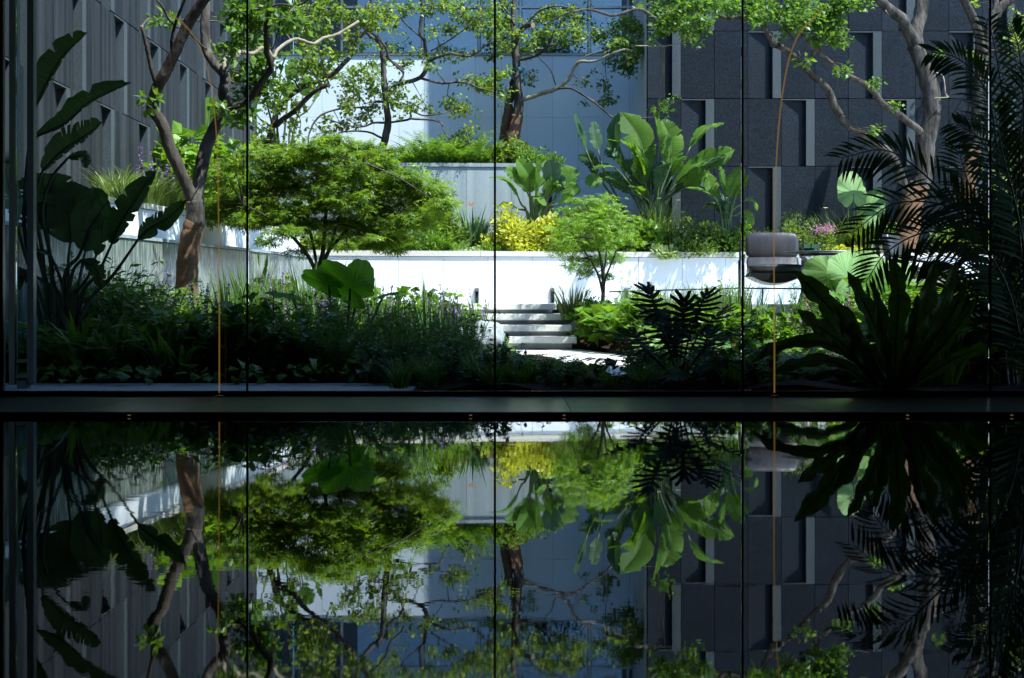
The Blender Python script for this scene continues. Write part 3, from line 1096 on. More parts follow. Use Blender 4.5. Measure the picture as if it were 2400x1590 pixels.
# T2: leaning tree with two dark limbs
tree('leaning_tree', 'leaning tree with two dark limbs sweeping right above the maple', 15.8,
     [([(545, 470), (555, 420), (570, 385), (584, 374), (621, 352), (637, 306), (649, 260), (661, 242), (698, 211), (731, 196), (774, 178), (802, 153), (823, 129), (842, 89), (860, 70), (869, 40), (871, -20)], 18, 8, 0, 0.3),
      ([(645, 295), (670, 275), (695, 257), (731, 220), (771, 197)], 14, 10, 0.05, -0.3),
      ([(649, 262), (630, 250), (600, 235), (585, 222)], 5, 3, 0, -0.3),
      ([(700, 210), (690, 190), (670, 180)], 5, 3, 0, 0.3),
      ([(860, 70), (885, 90), (905, 113), (912, 138), (940, 165), (946, 175)], 6, 5, 0.3, 0.9)],
     [(660, 205, 22), (700, 170, 26), (740, 150, 30), (760, 165, 26), (722, 145, 26), (772, 130, 20), (720, 40, 30), (742, 180, 20), (762, 200, 16), (660, 250, 22), (690, 292, 20),
      (700, 322, 18), (640, 232, 20), (840, 40, 30), (880, 30, 28), (800, 30, 26), (760, 20, 28), (820, 100, 24), (770, 80, 26), (722, 108, 22), (742, 70, 24), (705, 20, 24), (880, 60, 26), (905, 30, 22), (640, 330, 22), (625, 300, 16)],
     0.056, 32, M['leaf_tree'], [Bd, Bd, B_, B_, B_], zb=0.5, spread=0.35)

# T3: slender tree in the upper bed
tree('slender_tree', 'slender crooked tree in the upper bed against the sunlit white wall', 20.5,
     [([(893, 372), (897, 346), (909, 294), (906, 254), (900, 199), (898, 147), (891, 104), (866, 83), (854, 60), (860, 10)], 21, 7, 0, -0.2),
      ([(910, 222), (934, 199), (986, 181), (1004, 144), (998, 122), (995, 95), (984, 77), (989, 31), (986, -20)], 12, 6, 0, -0.3),
      ([(920, 212), (946, 171), (912, 138), (906, 113), (885, 83)], 7, 5, 0, 0.1),
      ([(1002, 146), (1050, 126), (1102, 132), (1142, 104), (1172, 95)], 7, 3, -0.2, -0.5),
      ([(986, 184), (1035, 196), (1080, 193), (1126, 208), (1172, 220)], 7, 3, -0.1, -0.6),
      ([(911, 288), (961, 279), (961, 260), (995, 272), (1038, 266)], 6, 3, 0, -0.5),
      ([(961, 279), (1028, 285), (1041, 309), (1068, 337), (1126, 334)], 5, 3, -0.2, -0.7),
      ([(910, 288), (878, 288), (851, 297), (820, 295), (756, 277)], 6, 3, 0, -0.5),
      ([(900, 239), (875, 239), (866, 251), (805, 254), (750, 272), (725, 312), (722, 349)], 6, 4, 0, -0.4),
      ([(897, 325), (860, 309), (805, 309), (790, 318)], 6, 3, 0, -0.4),
      ([(995, 95), (960, 65), (935, 40), (900, 20)], 4, 3, -0.2, -0.4),
      ([(1010, 120), (1060, 90), (1100, 60), (1130, 40)], 4, 2, -0.2, -0.5)],
     [(905, 110, 22), (925, 60, 22), (1085, 30, 36), (1112, 60, 30), (1050, 70, 26), (1130, 20, 36), (1150, 60, 24), (835, 165, 28), (880, 150, 24), (800, 180, 26), (950, 150, 22),
      (990, 128, 18), (1002, 152, 14), (905, 205, 20), (830, 215, 32), (870, 215, 24), (800, 235, 22), (930, 215, 20), (880, 250, 18), (850, 275, 24), (920, 240, 28), (970, 245, 22), (1000, 255, 18),
      (1060, 245, 28), (1082, 252, 24), (1110, 190, 28), (1140, 200, 28), (1160, 215, 22), (830, 282, 18), (800, 300, 20), (760, 310, 16), (1100, 305, 20), (1110, 332, 18), (1012, 20, 22), (960, 20, 26), (1040, 15, 26),
      (1010, 70, 14), (870, 185, 22), (765, 282, 16), (820, 250, 18), (1035, 130, 14), (1090, 130, 16), (890, 20, 20)],
     0.052, 30, M['leaf_tree'], B_, spread=0.45, zb=1.8)

# T4: twin trunk tree with wrapped bases
tree('twin_trunk_tree', 'twin-trunk tree with wrapped bases and long right branch before the blue-shaded wall', 20.9,
     [([(1200, 330), (1207, 306), (1216, 245), (1212, 200), (1210, 147), (1206, 110), (1203, 70), (1204, 30), (1208, -30)], 29, 11, 0, 0.1),
      ([(1182, 330), (1187, 296), (1192, 250), (1200, 210), (1208, 175)], 24, 15, 0.25, 0.05),
      ([(1207, 103), (1220, 73), (1238, 58), (1249, 60)], 14, 12, 0, -0.3),
      ([(1222, 235), (1269, 220), (1305, 208), (1336, 181), (1354, 147), (1394, 144), (1434, 126), (1465, 116)], 12, 4, 0, -0.6),
      ([(1352, 150), (1373, 132), (1434, 112), (1460, 90)], 5, 3, -0.35, -0.2),
      ([(1309, 208), (1339, 208), (1373, 227), (1403, 248), (1437, 276), (1477, 279), (1532, 276)], 6, 3, -0.25, -0.9),
      ([(1218, 141), (1253, 132), (1281, 113), (1292, 92), (1300, 70)], 7, 4, 0, -0.5),
      ([(1302, 199), (1290, 165), (1262, 135)], 3, 2, -0.2, -0.4),
      ([(1206, 60), (1190, 30), (1170, 0), (1160, -30)], 6, 4, 0, -0.3),
      ([(1230, 62), (1262, 28), (1300, 15), (1340, 20)], 5, 3, -0.2, -0.5),
      ([(1210, 195), (1190, 170), (1172, 175), (1165, 190)], 4, 2, 0, -0.3)],
     [(1170, 20, 32), (1192, 50, 24), (1160, 60, 32), (1270, 40, 34), (1300, 30, 32), (1332, 40, 32), (1290, 80, 30), (1330, 70, 30), (1350, 50, 28), (1262, 90, 24), (1310, 100, 24),
      (1350, 90, 20), (1180, 110, 20), (1170, 180, 24), (1150, 200, 24), (1180, 215, 20), (1195, 80, 20), (1220, 120, 20), (1240, 178, 12), (1250, 190, 10), (1365, 195, 13), (1425, 212, 18), (1422, 235, 18),
      (1373, 245, 10), (1440, 70, 34), (1470, 60, 34), (1500, 70, 34), (1480, 100, 32), (1450, 100, 28), (1490, 130, 28), (1510, 118, 20), (1440, 150, 24), (1470, 155, 20), (1480, 172, 12), (1400, 80, 22), (1240, 100, 18), (1160, 130, 18)],
     0.052, 30, M['leaf_tree'], [B_, B_, B_, Bp, B_, B_, B_, B_, B_, B_, B_], wrap=[(0, 0.0, 0.30, 1.16), (1, 0.0, 0.52, 1.16)], stub=[(2, 12)], spread=0.4, zb=1.8)

# T5: big tree at the right
tree('big_tree', 'big grey-barked tree at right with limbs sweeping left across the dark building', 19.3,
     [([(2125, 580), (2128, 540), (2140, 470), (2165, 407), (2168, 337), (2181, 291), (2184, 230), (2168, 171), (2146, 107)], 56, 38, 0, 0),
      ([(2150, 115), (2126, 67), (2116, 46), (2077, 15), (2040, -25)], 30, 20, 0, -0.3),
      ([(2146, 115), (2146, 75), (2156, 40), (2166, -30)], 38, 30, 0, 0.2),
      ([(2130, 470), (2116, 428), (2089, 367), (2046, 331), (2022, 312), (1985, 291), (1963, 263), (1942, 214), (1911, 181), (1887, 159), (1844, 119), (1810, 101), (1792, 64), (1768, 40), (1740, 40), (1700, 43), (1673, 21), (1640, 25), (1593, 34), (1544, 46), (1507, 24), (1477, 24), (1440, 37), (1379, 23), (1336, 28)], 22, 5, 0, -1.3),
      ([(2165, 318), (2150, 303), (2107, 269), (2071, 245), (2040, 208), (2006, 187), (1973, 171), (1939, 141), (1911, 113), (1887, 89), (1844, 70), (1835, 52), (1810, 30)], 18, 6, 0, -1.3),
      ([(1890, 161), (1905, 129), (1914, 107), (1911, 89), (1930, 80), (1960, 60)], 11, 4, -0.6, -1.1),
      ([(1840, 68), (1880, 48), (1900, 50), (1912, 75)], 6, 5, -1.2, -1.0),
      ([(2112, 44), (2085, 35), (2075, 25)], 4, 3, -0.1, -0.3),
      ([(2190, 170), (2210, 180), (2216, 220), (2222, 228), (2190, 230)], 4, 3, 0, -0.2),
      ([(1660, 22), (1640, 8), (1600, -10)], 5, 3, -0.9, -1.1),
      ([(1335, 28), (1300, 45), (1275, 60)], 4, 2, -1.3, -1.2),
      ([(1488, 108), (1550, 108), (1580, 105), (1610, 98)], 3, 2, -1.0, -1.2)],
     [(1540, 30, 32), (1580, 30, 32), (1620, 20, 32), (1560, 62, 24), (1600, 68, 24), (1630, 50, 24), (1660, 10, 32), (1700, 12, 32), (1558, 238, 11), (1545, 252, 9),
      (1762, 15, 32), (1800, 20, 36), (1850, 15, 36), (1900, 15, 36), (1942, 20, 36), (1980, 10, 32), (1872, 50, 32), (1912, 50, 32), (1950, 62, 30), (1932, 82, 26), (1962, 92, 18), (1842, 76, 12), (1975, 96, 14),
      (2010, 0, 26), (1720, -5, 32), (1972, 165, 8), (2045, 198, 9), (2106, 248, 8), (2040, 310, 9), (2055, 305, 6), (1610, 85, 16), (1880, 140, 8), (1780, 40, 22), (1570, 10, 24), (1935, 40, 24), (2200, 125, 0.1)],
     0.060, 38, M['leaf_deep'], [B_, B_, B_, B_, B_, B_, B_, Bp, Bp, B_, B_, Bp], wrap=[(0, 0.0, 0.42, 1.05)], spread=0.3, zb=0.55, cdo=-1.15)

# T6: far right tree
tree('grey_tree', 'grey-barked tree at the far right edge behind the palm', 19.6,
     [([(2262, 560), (2266, 470), (2272, 413), (2288, 306), (2294, 214), (2303, 138), (2322, 61), (2346, 18), (2383, -10)], 40, 22, 0, 0),
      ([(2302, 130), (2288, 61), (2266, 15), (2250, -20)], 24, 18, 0, -0.3),
      ([(2300, 130), (2325, 120), (2370, 118), (2400, 125)], 8, 4, 0, -0.4),
      ([(2330, 50), (2335, 10), (2330, -30)], 16, 12, 0, 0.3),
      ([(2286, 340), (2310, 320), (2340, 300), (2370, 290)], 8, 4, 0, 0.3)],
     [(2290, 130, 12), (2284, 10, 10), (2380, 30, 20), (2390, 60, 20), (2370, 100, 18), (2395, 110, 18), (2350, 245, 10), (2300, 240, 8), (2360, 400, 26), (2390, 380, 24), (2340, 440, 26), (2380, 470, 26)],
     0.060, 26, M['leaf_tree'], B_, wrap=[(0, 0.0, 0.4, 1.06)], spread=0.3, zb=0.55)


# ---- maples: dense umbrella of palmate leaves ------------------------------
def maple(name, label, d, base, stems, pads, per, size, mat, zb):
    b0 = P(base[0], base[1], d)
    b0[2] = zb
    t = thing(name, label, 'tree', b0)
    tk = MB()
    allp = []
    for i, (pts, w0, w1, dd0) in enumerate(stems):
        q = np.array([P(a, b, d + dd0 * k / (len(pts) - 1)) for k, (a, b) in enumerate(pts)])
        if i == 0:
            q = np.vstack([b0, q])
        q = smooth_path(q, 6)
        allp.append(q)
        MB().tube(q - b0, np.linspace(w0, w1, len(q)) / 2 / S(d), 7).build('trunk' if i == 0 else 'branch', M['bark_dark'], t, True)
    allp = np.vstack(allp)
    tw = MB()
    lf = MB()
    for (px, py, rx, rz) in pads:
        do = rng.normal() * 0.35
        c = P(px, py, d + do)
        R = np.array((rx / S(d), 0.8 * rx / S(d), rz / S(d)))
        j = int(np.argmin(np.linalg.norm(allp - c, axis=1)))
        tw.tube(smooth_path([allp[j], (allp[j] + c) / 2 + (0, 0, 0.04), c], 4) - b0, np.linspace(0.010, 0.004, 9), 4, False)
        m = max(8, int(per * rx * rz / 400))
        tf = c + (ball(m, 1.0) * 0.75 + rng.normal(size=(m, 3)) * 0.30) * R
        for e in tf[:: 3]:
            tw.tube(np.array([c, (c + e) / 2 + (0, 0, 0.015), e]) - b0, (0.004, 0.003, 0.0015), 3, False)
        # tufts hang in thin layers
        for e in tf:
            n = rng.integers(5, 9)
            off = rng.normal(size=(n, 3)) * (0.055, 0.055, 0.013)
            dr = nrm(off + (0, 0, -0.012)) + (0, 0, -0.15)
            nor = rng.normal(size=(n, 3)) * 0.38 + (0, 0, 1)
            lf.inst(MAPLE[0], MAPLE[1], e + off - b0, dr, nor, size * (0.7 + 0.6 * rng.random(n)))
    tw.build('twigs', M['bark_dark'], t, True)
    lf.build('crown', mat, t)
    return t


pads1 = []
for px, py, rx, rz in [(560, 470, 60, 28), (520, 500, 50, 24), (600, 440, 60, 30), (650, 400, 60, 30), (620, 490, 60, 30), (700, 370, 55, 26), (690, 440, 60, 32), (680, 500, 55, 30), (750, 355, 55, 24),
                       (760, 410, 60, 34), (750, 470, 60, 34), (810, 360, 55, 26), (830, 410, 60, 34), (820, 470, 60, 34), (800, 520, 55, 26), (880, 390, 55, 28), (900, 440, 60, 34), (890, 500, 60, 32), (860, 545, 50, 24),
                       (950, 420, 50, 28), (970, 470, 55, 30), (950, 520, 50, 28), (1010, 450, 40, 22), (1030, 480, 30, 16), (920, 560, 40, 20), (500, 480, 30, 16), (560, 520, 40, 18), (880, 575, 30, 14), (610, 520, 40, 16), (720, 530, 50, 18), (930, 590, 14, 8), (1000, 500, 40, 18), (780, 330, 40, 14), (850, 345, 40, 14), (670, 540, 30, 12)]:
    pads1.append((px, py, rx * 1.08, rz * 1.05))
for k in range(26):     # loose sprays around the rim
    a_ = rng.uniform(0, 2 * math.pi)
    pads1.append((770 + 285 * math.cos(a_), 455 - 110 * math.sin(a_) + rng.normal() * 12, rng.uniform(14, 34), rng.uniform(6, 14)))
maple('umbrella_maple', 'broad green umbrella maple with thin dark stems in the middle left', 14.6, (745, 660),
      [([(745, 650), (757, 590), (762, 520), (768, 450), (775, 400)], 15, 5, 0.1),
       ([(745, 650), (725, 605), (690, 560), (660, 533), (620, 505), (570, 480)], 11, 4, -0.4),
       ([(748, 645), (770, 590), (795, 560), (830, 520), (880, 470), (950, 450)], 11, 4, 0.4),
       ([(750, 640), (775, 575), (800, 500), (830, 430), (850, 380)], 9, 3, -0.3),
       ([(745, 645), (735, 580), (715, 500), (690, 430), (670, 400)], 9, 3, 0.4),
       ([(700, 570), (665, 520), (650, 470)], 6, 3, 0.2)],
      pads1, 19, 0.060, M['leaf_maple'], -0.42)
pads2 = [(1330, 500, 28, 18), (1380, 485, 32, 20), (1430, 490, 32, 20), (1340, 530, 36, 22), (1390, 525, 40, 26), (1440, 530, 36, 24), (1320, 565, 30, 20), (1370, 570, 38, 26), (1425, 570, 38, 24), (1460, 560, 26, 20), (1340, 600, 30, 18), (1390, 610, 34, 22), (1430, 605, 30, 20), (1300, 590, 20, 12), (1375, 640, 24, 14), (1420, 645, 22, 14), (1345, 625, 20, 10), (1470, 520, 20, 16), (1310, 535, 20, 14), (1360, 470, 24, 12), (1420, 466, 20, 10)]
maple('small_maple', 'small bright green maple growing before the white wall beside the steps', 16.3, (1413, 735),
      [([(1412, 720), (1414, 670), (1410, 620), (1400, 570), (1395, 520)], 12, 4, 0),
       ([(1413, 690), (1420, 650), (1440, 600), (1450, 560)], 6, 3, -0.2),
       ([(1413, 690), (1400, 640), (1370, 590), (1340, 550)], 6, 3, 0.2),
       ([(1412, 660), (1420, 600), (1425, 540), (1430, 500)], 5, 2, 0.2)],
      pads2, 15, 0.056, M['leaf_maple2'], -0.38)


# ---- paddle leaves (banana, bird of paradise) -------------------------------
def blade_mesh(mb, q, wid, nor, tear=0.4, fold=0.3, wl=1.0, wr=1.0, droop=0.0, rough=0.06):
    """leaf blade along midrib q with torn side fingers"""
    n = 19
    tt = np.linspace(0, 1, len(q))
    t = np.linspace(0, 1, n)
    m = np.stack([np.interp(t, tt, q[:, k]) for k in range(3)], 1)
    tan = nrm(np.gradient(m, axis=0))
    nor = nrm(np.asarray(nor, float))
    side = nrm(np.cross(tan, nor))
    up = np.cross(side, tan)
    prof = np.clip(np.sin(np.pi * np.clip(t * 0.94 + 0.05, 0, 1)) ** 0.55, 0.02, 1)
    prof *= 0.92 - 0.22 * t
    prof[-1] = 0.02
    L = np.linalg.norm(np.diff(m, axis=0), axis=1).sum()
    for sgn, w in ((-1, wl), (1, wr)):
        cuts = [0]
        for i in range(2, n - 2):
            if rng.random() < tear * 0.45:
                cuts.append(i)
        cuts.append(n - 1)
        for a, b in zip(cuts[:-1], cuts[1:]):
            idx = np.arange(a, b + 1)
            lift = rng.normal() * 0.10 * (1 if len(cuts) > 2 else 0.3)
            V = []
            mid = (a + b) / 2
            for i in idx:
                ww = wid * prof[i] * w * 0.5 * (1 + rng.normal() * rough * (0.4 if tear < 0.05 else 1))
                fwd = 0.28 * ww        # fingers point forward along the leaf
                shr = 0.0 if len(cuts) == 2 else (mid - i) / max(1, b - a) * 0.22 * (b - a) * L / n
                p1 = m[i] + sgn * side[i] * ww * 0.5 + up[i] * ww * 0.5 * fold + tan[i] * fwd * 0.3
                p2 = m[i] + sgn * side[i] * ww + up[i] * (ww * fold * 0.55 + ww * lift - droop * ww) + tan[i] * (fwd + shr)
                V += [m[i], p1, p2]
            T = []
            for k in range(len(idx) - 1):
                for c in range(2):
                    p, r_ = k * 3 + c, (k + 1) * 3 + c
                    T += [(p, p + 1, r_ + 1), (p, r_ + 1, r_)] if sgn > 0 else [(p, r_ + 1, p + 1), (p, r_, r_ + 1)]
            mb.add(V, T, np.repeat(t[idx], 3) + np.tile((0, 0.02, 0.06), len(idx)) + sgn)


def paddle_plant(name, label, d, base, leaves, mat, zb, cat='plant', group=None, tear=0.5, pet_mat=None, fold=0.3):
    """leaves: (petiole+blade px points, index where the blade starts, width px, face, [wl, wr, depth0, depth1, mat])"""
    b0 = P(base[0], base[1], d)
    b0[2] = zb
    t = thing(name, label, cat, b0, 0, group)
    for lf in leaves:
        pts, k, w, face = lf[:4]
        ex = lf[4] if len(lf) > 4 else {}
        d0, d1 = ex.get('d', (0.0, rng.normal() * 0.15))
        n = len(pts)
        q = np.array([P(a, b, d + d0 + (d1 - d0) * i / (n - 1)) for i, (a, b) in enumerate(pts)])
        root = b0 + (rng.normal() * 0.05, rng.normal() * 0.05, 0)
        pet = smooth_path(np.vstack([root, q[:k + 1]]), 5)
        MB().tube(pet - b0, np.linspace(0.020, 0.010, len(pet)), 6).build('petiole', pet_mat or M['stem'], t, True)
        bl = smooth_path(q[k:], 6) if n - k > 2 else smooth_path([q[k], (q[k] + q[-1]) / 2 + (0, 0, 0.02), q[-1]], 6)
        fc = {'cam': (0.1, -1, 0.35), 'up': (0, -0.35, 1), 'left': (-0.8, -0.6, 0.4), 'right': (0.8, -0.6, 0.4), 'down': (0.1, -0.9, -0.5)}[face]
        mb = MB()
        blade_mesh(mb, bl - b0, w / S(d), np.array(fc) + rng.normal(size=3) * 0.08, ex.get('tear', tear), fold, ex.get('wl', 1.0), ex.get('wr', 1.0), ex.get('droop', 0.05))
        lo = mb.build('leaf', ex.get('mat', mat), t, True)
        MB().tube(bl - b0, np.linspace(0.011, 0.002, len(bl)), 5, False).build('midrib', pet_mat or M['stem'], lo, True)
    return t


def paddle_random(name, label, px, d, zb, n, h, wpx, mat, group=None, lean=0.5, tear=0.4):
    leaves = []
    s_ = S(d)
    yb = HZ - zb * s_
    for i in range(n):
        a = rng.uniform(-1, 1)
        hh = h * rng.uniform(0.55, 1.0)
        x1 = px + a * h * s_ * 0.22 * lean * 2
        x2 = px + a * h * s_ * 0.45 * lean * 2
        y1 = yb - hh * s_ * 0.45
        y2 = yb - hh * s_
        if abs(a) > 0.6:
            y2 += 0.22 * hh * s_
        leaves.append(([(px + a * 8, yb - hh * s_ * 0.2), (x1, y1), ((x1 + x2) / 2, (y1 * 0.4 + y2 * 0.6)), (x2, y2)], 1, wpx * rng.uniform(0.7, 1.15), rng.choice(['cam', 'up', 'left', 'right']), {'d': (0, rng.normal() * 0.3)}))
    return paddle_plant(name, label, d, (px, 0), leaves, mat, zb, group=group, tear=tear)


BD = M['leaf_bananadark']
BN = M['leaf_banana']
# shaded plant at the left
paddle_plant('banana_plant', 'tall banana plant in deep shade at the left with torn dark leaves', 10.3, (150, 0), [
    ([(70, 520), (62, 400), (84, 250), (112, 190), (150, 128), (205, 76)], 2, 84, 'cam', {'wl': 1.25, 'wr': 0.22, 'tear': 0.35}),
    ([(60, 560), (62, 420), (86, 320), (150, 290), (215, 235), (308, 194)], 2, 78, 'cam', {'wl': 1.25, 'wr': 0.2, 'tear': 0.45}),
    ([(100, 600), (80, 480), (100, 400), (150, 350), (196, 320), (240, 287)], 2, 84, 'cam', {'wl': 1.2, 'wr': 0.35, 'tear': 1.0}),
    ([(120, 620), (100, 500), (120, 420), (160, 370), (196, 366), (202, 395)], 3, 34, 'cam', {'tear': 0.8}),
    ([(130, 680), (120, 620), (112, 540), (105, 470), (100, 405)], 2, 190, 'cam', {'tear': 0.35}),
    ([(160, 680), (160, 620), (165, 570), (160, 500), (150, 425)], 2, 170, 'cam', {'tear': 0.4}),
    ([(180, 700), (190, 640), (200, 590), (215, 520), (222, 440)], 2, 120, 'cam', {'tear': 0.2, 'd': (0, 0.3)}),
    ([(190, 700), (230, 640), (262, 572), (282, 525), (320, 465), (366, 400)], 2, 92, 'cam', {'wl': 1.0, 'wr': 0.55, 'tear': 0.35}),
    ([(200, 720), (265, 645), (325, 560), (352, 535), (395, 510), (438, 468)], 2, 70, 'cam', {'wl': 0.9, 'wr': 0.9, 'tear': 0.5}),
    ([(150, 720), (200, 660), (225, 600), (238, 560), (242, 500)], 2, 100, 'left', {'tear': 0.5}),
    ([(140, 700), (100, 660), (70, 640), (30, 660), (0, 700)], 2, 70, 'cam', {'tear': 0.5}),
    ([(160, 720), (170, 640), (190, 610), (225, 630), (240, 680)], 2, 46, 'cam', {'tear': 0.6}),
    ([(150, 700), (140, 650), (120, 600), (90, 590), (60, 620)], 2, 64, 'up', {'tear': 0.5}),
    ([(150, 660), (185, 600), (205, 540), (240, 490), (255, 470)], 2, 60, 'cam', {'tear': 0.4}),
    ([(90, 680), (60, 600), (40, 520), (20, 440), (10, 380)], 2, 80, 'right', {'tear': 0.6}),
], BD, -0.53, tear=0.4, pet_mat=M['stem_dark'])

def extra(n, x0, x1, y0, y1, bx, by, w):
    """more leaves fanning out of the clump"""
    out = []
    for i in range(n):
        tx, ty = rng.uniform(x0, x1), rng.uniform(y0, y1)
        f = rng.uniform(0.40, 0.58)
        sx_, sy_ = bx + (tx - bx) * f, by + (ty - by) * f - 12
        out.append(([(bx + (tx - bx) * 0.12, by - 12), (sx_, sy_), (sx_ * 0.5 + tx * 0.5, sy_ * 0.5 + ty * 0.5 - 10), (tx, ty)], 1, w * rng.uniform(0.75, 1.2), rng.choice(['cam', 'up', 'left', 'right']),
                    {'tear': rng.uniform(0.2, 0.8), 'd': (0, rng.normal() * 0.3), 'mat': BD if rng.random() < 0.35 else BN}))
    return out


# sunlit group on the right of the middle bed
paddle_plant('banana_plant', 'tallest banana clump with broad sunlit leaves before the dark building corner', 19.4, (1530, 0), [
    ([(1440, 470), (1395, 400), (1373, 352), (1360, 310), (1346, 264)], 2, 40, 'right', {'mat': BD, 'tear': 0.7}),
    ([(1450, 470), (1415, 400), (1402, 352), (1395, 320), (1391, 284)], 2, 40, 'cam', {'mat': BD, 'tear': 0.8}),
    ([(1520, 470), (1522, 420), (1517, 395), (1496, 320), (1455, 262)], 2, 84, 'cam', {'tear': 0.35}),
    ([(1500, 470), (1460, 400), (1445, 360), (1440, 310), (1448, 262)], 2, 62, 'left', {'mat': BD, 'tear': 0.1}),
    ([(1545, 470), (1560, 420), (1572, 390), (1572, 330), (1552, 280)], 2, 74, 'cam', {'tear': 0.6}),
    ([(1540, 470), (1540, 400), (1545, 330), (1542, 290), (1530, 248)], 2, 26, 'right', {'tear': 0.1}),
    ([(1525, 470), (1525, 420), (1518, 392), (1494, 352), (1462, 334), (1420, 327)], 2, 40, 'up', {'tear': 0.5}),
    ([(1560, 470), (1590, 400), (1618, 345), (1650, 305), (1698, 288)], 2, 42, 'up', {'tear': 0.5}),
    ([(1560, 470), (1590, 420), (1612, 382), (1672, 372), (1722, 350)], 2, 58, 'cam', {'tear': 0.4}),
    ([(1565, 475), (1600, 430), (1625, 400), (1680, 375), (1700, 362)], 2, 56, 'up', {'tear': 0.2, 'mat': BD}),
    ([(1500, 475), (1465, 420), (1440, 392), (1412, 390), (1386, 400)], 2, 44, 'up', {'tear': 0.6}),
    ([(1510, 470), (1500, 420), (1490, 400), (1515, 395), (1545, 428)], 2, 54, 'cam', {'tear': 0.35}),
    ([(1490, 470), (1440, 430), (1410, 420), (1390, 425), (1376, 436)], 2, 46, 'cam', {'tear': 0.5}),
    ([(1520, 470), (1480, 410), (1450, 370), (1436, 350), (1420, 345)], 2, 60, 'left', {'tear': 0.3, 'mat': BD}),
    ([(1560, 480), (1600, 440), (1620, 420), (1640, 415), (1655, 440)], 2, 44, 'cam', {'tear': 0.4, 'mat': BD}),
    ([(1540, 475), (1545, 430), (1560, 400), (1585, 385), (1600, 400)], 2, 46, 'cam', {'tear': 0.5}),
    ([(1450, 480), (1420, 440), (1400, 410), (1385, 375), (1355, 365)], 2, 46, 'left', {'tear': 0.3, 'mat': BD}),
] + extra(18, 1400, 1690, 330, 450, 1530, 500, 52), BN, 0.58, tear=0.3)
paddle_plant('banana_plant', 'banana clump with arching torn leaf before the grey streaked wall', 18.9, (1255, 0), [
    ([(1235, 500), (1222, 480), (1213, 459), (1186, 424), (1145, 416)], 2, 34, 'up', {'tear': 1.0}),
    ([(1245, 500), (1242, 470), (1241, 452), (1240, 413), (1212, 372)], 2, 58, 'cam', {'tear': 0.4}),
    ([(1245, 500), (1244, 465), (1240, 445), (1205, 408), (1182, 397)], 2, 40, 'cam', {'tear': 0.5}),
    ([(1255, 500), (1256, 470), (1256, 453), (1258, 410), (1260, 366)], 2, 34, 'right', {'tear': 0.6}),
    ([(1275, 500), (1285, 450), (1290, 430), (1292, 400), (1288, 374)], 2, 54, 'cam', {'tear': 0.15, 'mat': BD}),
    ([(1285, 500), (1298, 470), (1305, 453), (1330, 415), (1354, 397)], 2, 60, 'cam', {'tear': 0.5}),
    ([(1250, 505), (1246, 480), (1247, 462), (1262, 466), (1280, 484)], 2, 34, 'up', {'tear': 0.1}),
    ([(1270, 505), (1300, 470), (1315, 450), (1340, 445), (1350, 460)], 2, 44, 'cam', {'tear': 0.6}),
    ([(1240, 505), (1215, 490), (1200, 480), (1180, 478), (1160, 490)], 2, 24, 'up', {'tear': 0.4}),
    ([(1260, 505), (1255, 480), (1262, 440), (1280, 420), (1310, 412)], 2, 50, 'left', {'tear': 0.5}),
] + extra(8, 1180, 1350, 400, 480, 1258, 510, 42), BN, 0.58, tear=0.3)
paddle_plant('banana_plant', 'smaller banana clump with upright leaves beside the leather chair backrest', 18.9, (1705, 0), [
    ([(1690, 500), (1684, 485), (1680, 471), (1668, 440), (1660, 405)], 2, 42, 'cam', {'tear': 0.35}),
    ([(1705, 500), (1705, 480), (1708, 462), (1722, 420), (1744, 392)], 2, 42, 'cam', {'tear': 0.35}),
    ([(1690, 500), (1682, 475), (1670, 458), (1640, 446), (1606, 440)], 2, 30, 'up', {'tear': 0.5}),
    ([(1712, 500), (1716, 480), (1724, 466), (1738, 435), (1752, 408)], 2, 36, 'left', {'tear': 0.5}),
    ([(1700, 510), (1690, 490), (1676, 480), (1660, 482), (1640, 500)], 2, 34, 'up', {'tear': 0.5}),
    ([(1712, 505), (1735, 480), (1745, 470), (1765, 472), (1775, 495)], 2, 34, 'up', {'tear': 0.6}),
    ([(1705, 510), (1700, 470), (1698, 450), (1690, 410), (1688, 390)], 2, 40, 'right', {'tear': 0.5}),
    ([(1710, 515), (1725, 505), (1735, 498), (1752, 505), (1765, 530)], 2, 30, 'cam', {'tear': 0.5}),
] + extra(7, 1640, 1770, 420, 510, 1705, 530, 34), BN, 0.58, tear=0.2)
paddle_plant('banana_plant', 'banana plant with one arching leaf below the upper window at left', 21.2, (665, 0), [
    ([(650, 280), (655, 200), (660, 160), (672, 128), (690, 120), (714, 134)], 3, 30, 'up', {'tear': 0.5}),
    ([(670, 280), (675, 210), (678, 190), (684, 160), (690, 136)], 2, 40, 'cam', {'tear': 0.7}),
    ([(690, 300), (705, 250), (710, 225), (720, 200), (735, 185)], 2, 50, 'cam', {'tear': 0.5}),
    ([(640, 300), (620, 220), (612, 190), (600, 150), (592, 120)], 2, 46, 'right', {'tear': 0.5}),
    ([(650, 300), (655, 240), (660, 220), (675, 210), (690, 225)], 2, 50, 'cam', {'tear': 0.5}),
    ([(640, 310), (610, 280), (600, 265), (585, 270), (575, 290)], 2, 44, 'cam', {'tear': 0.4}),
    ([(680, 300), (720, 260), (735, 240), (748, 215), (752, 190)], 2, 36, 'left', {'tear': 0.6}),
], BN, 1.82, tear=0.2)
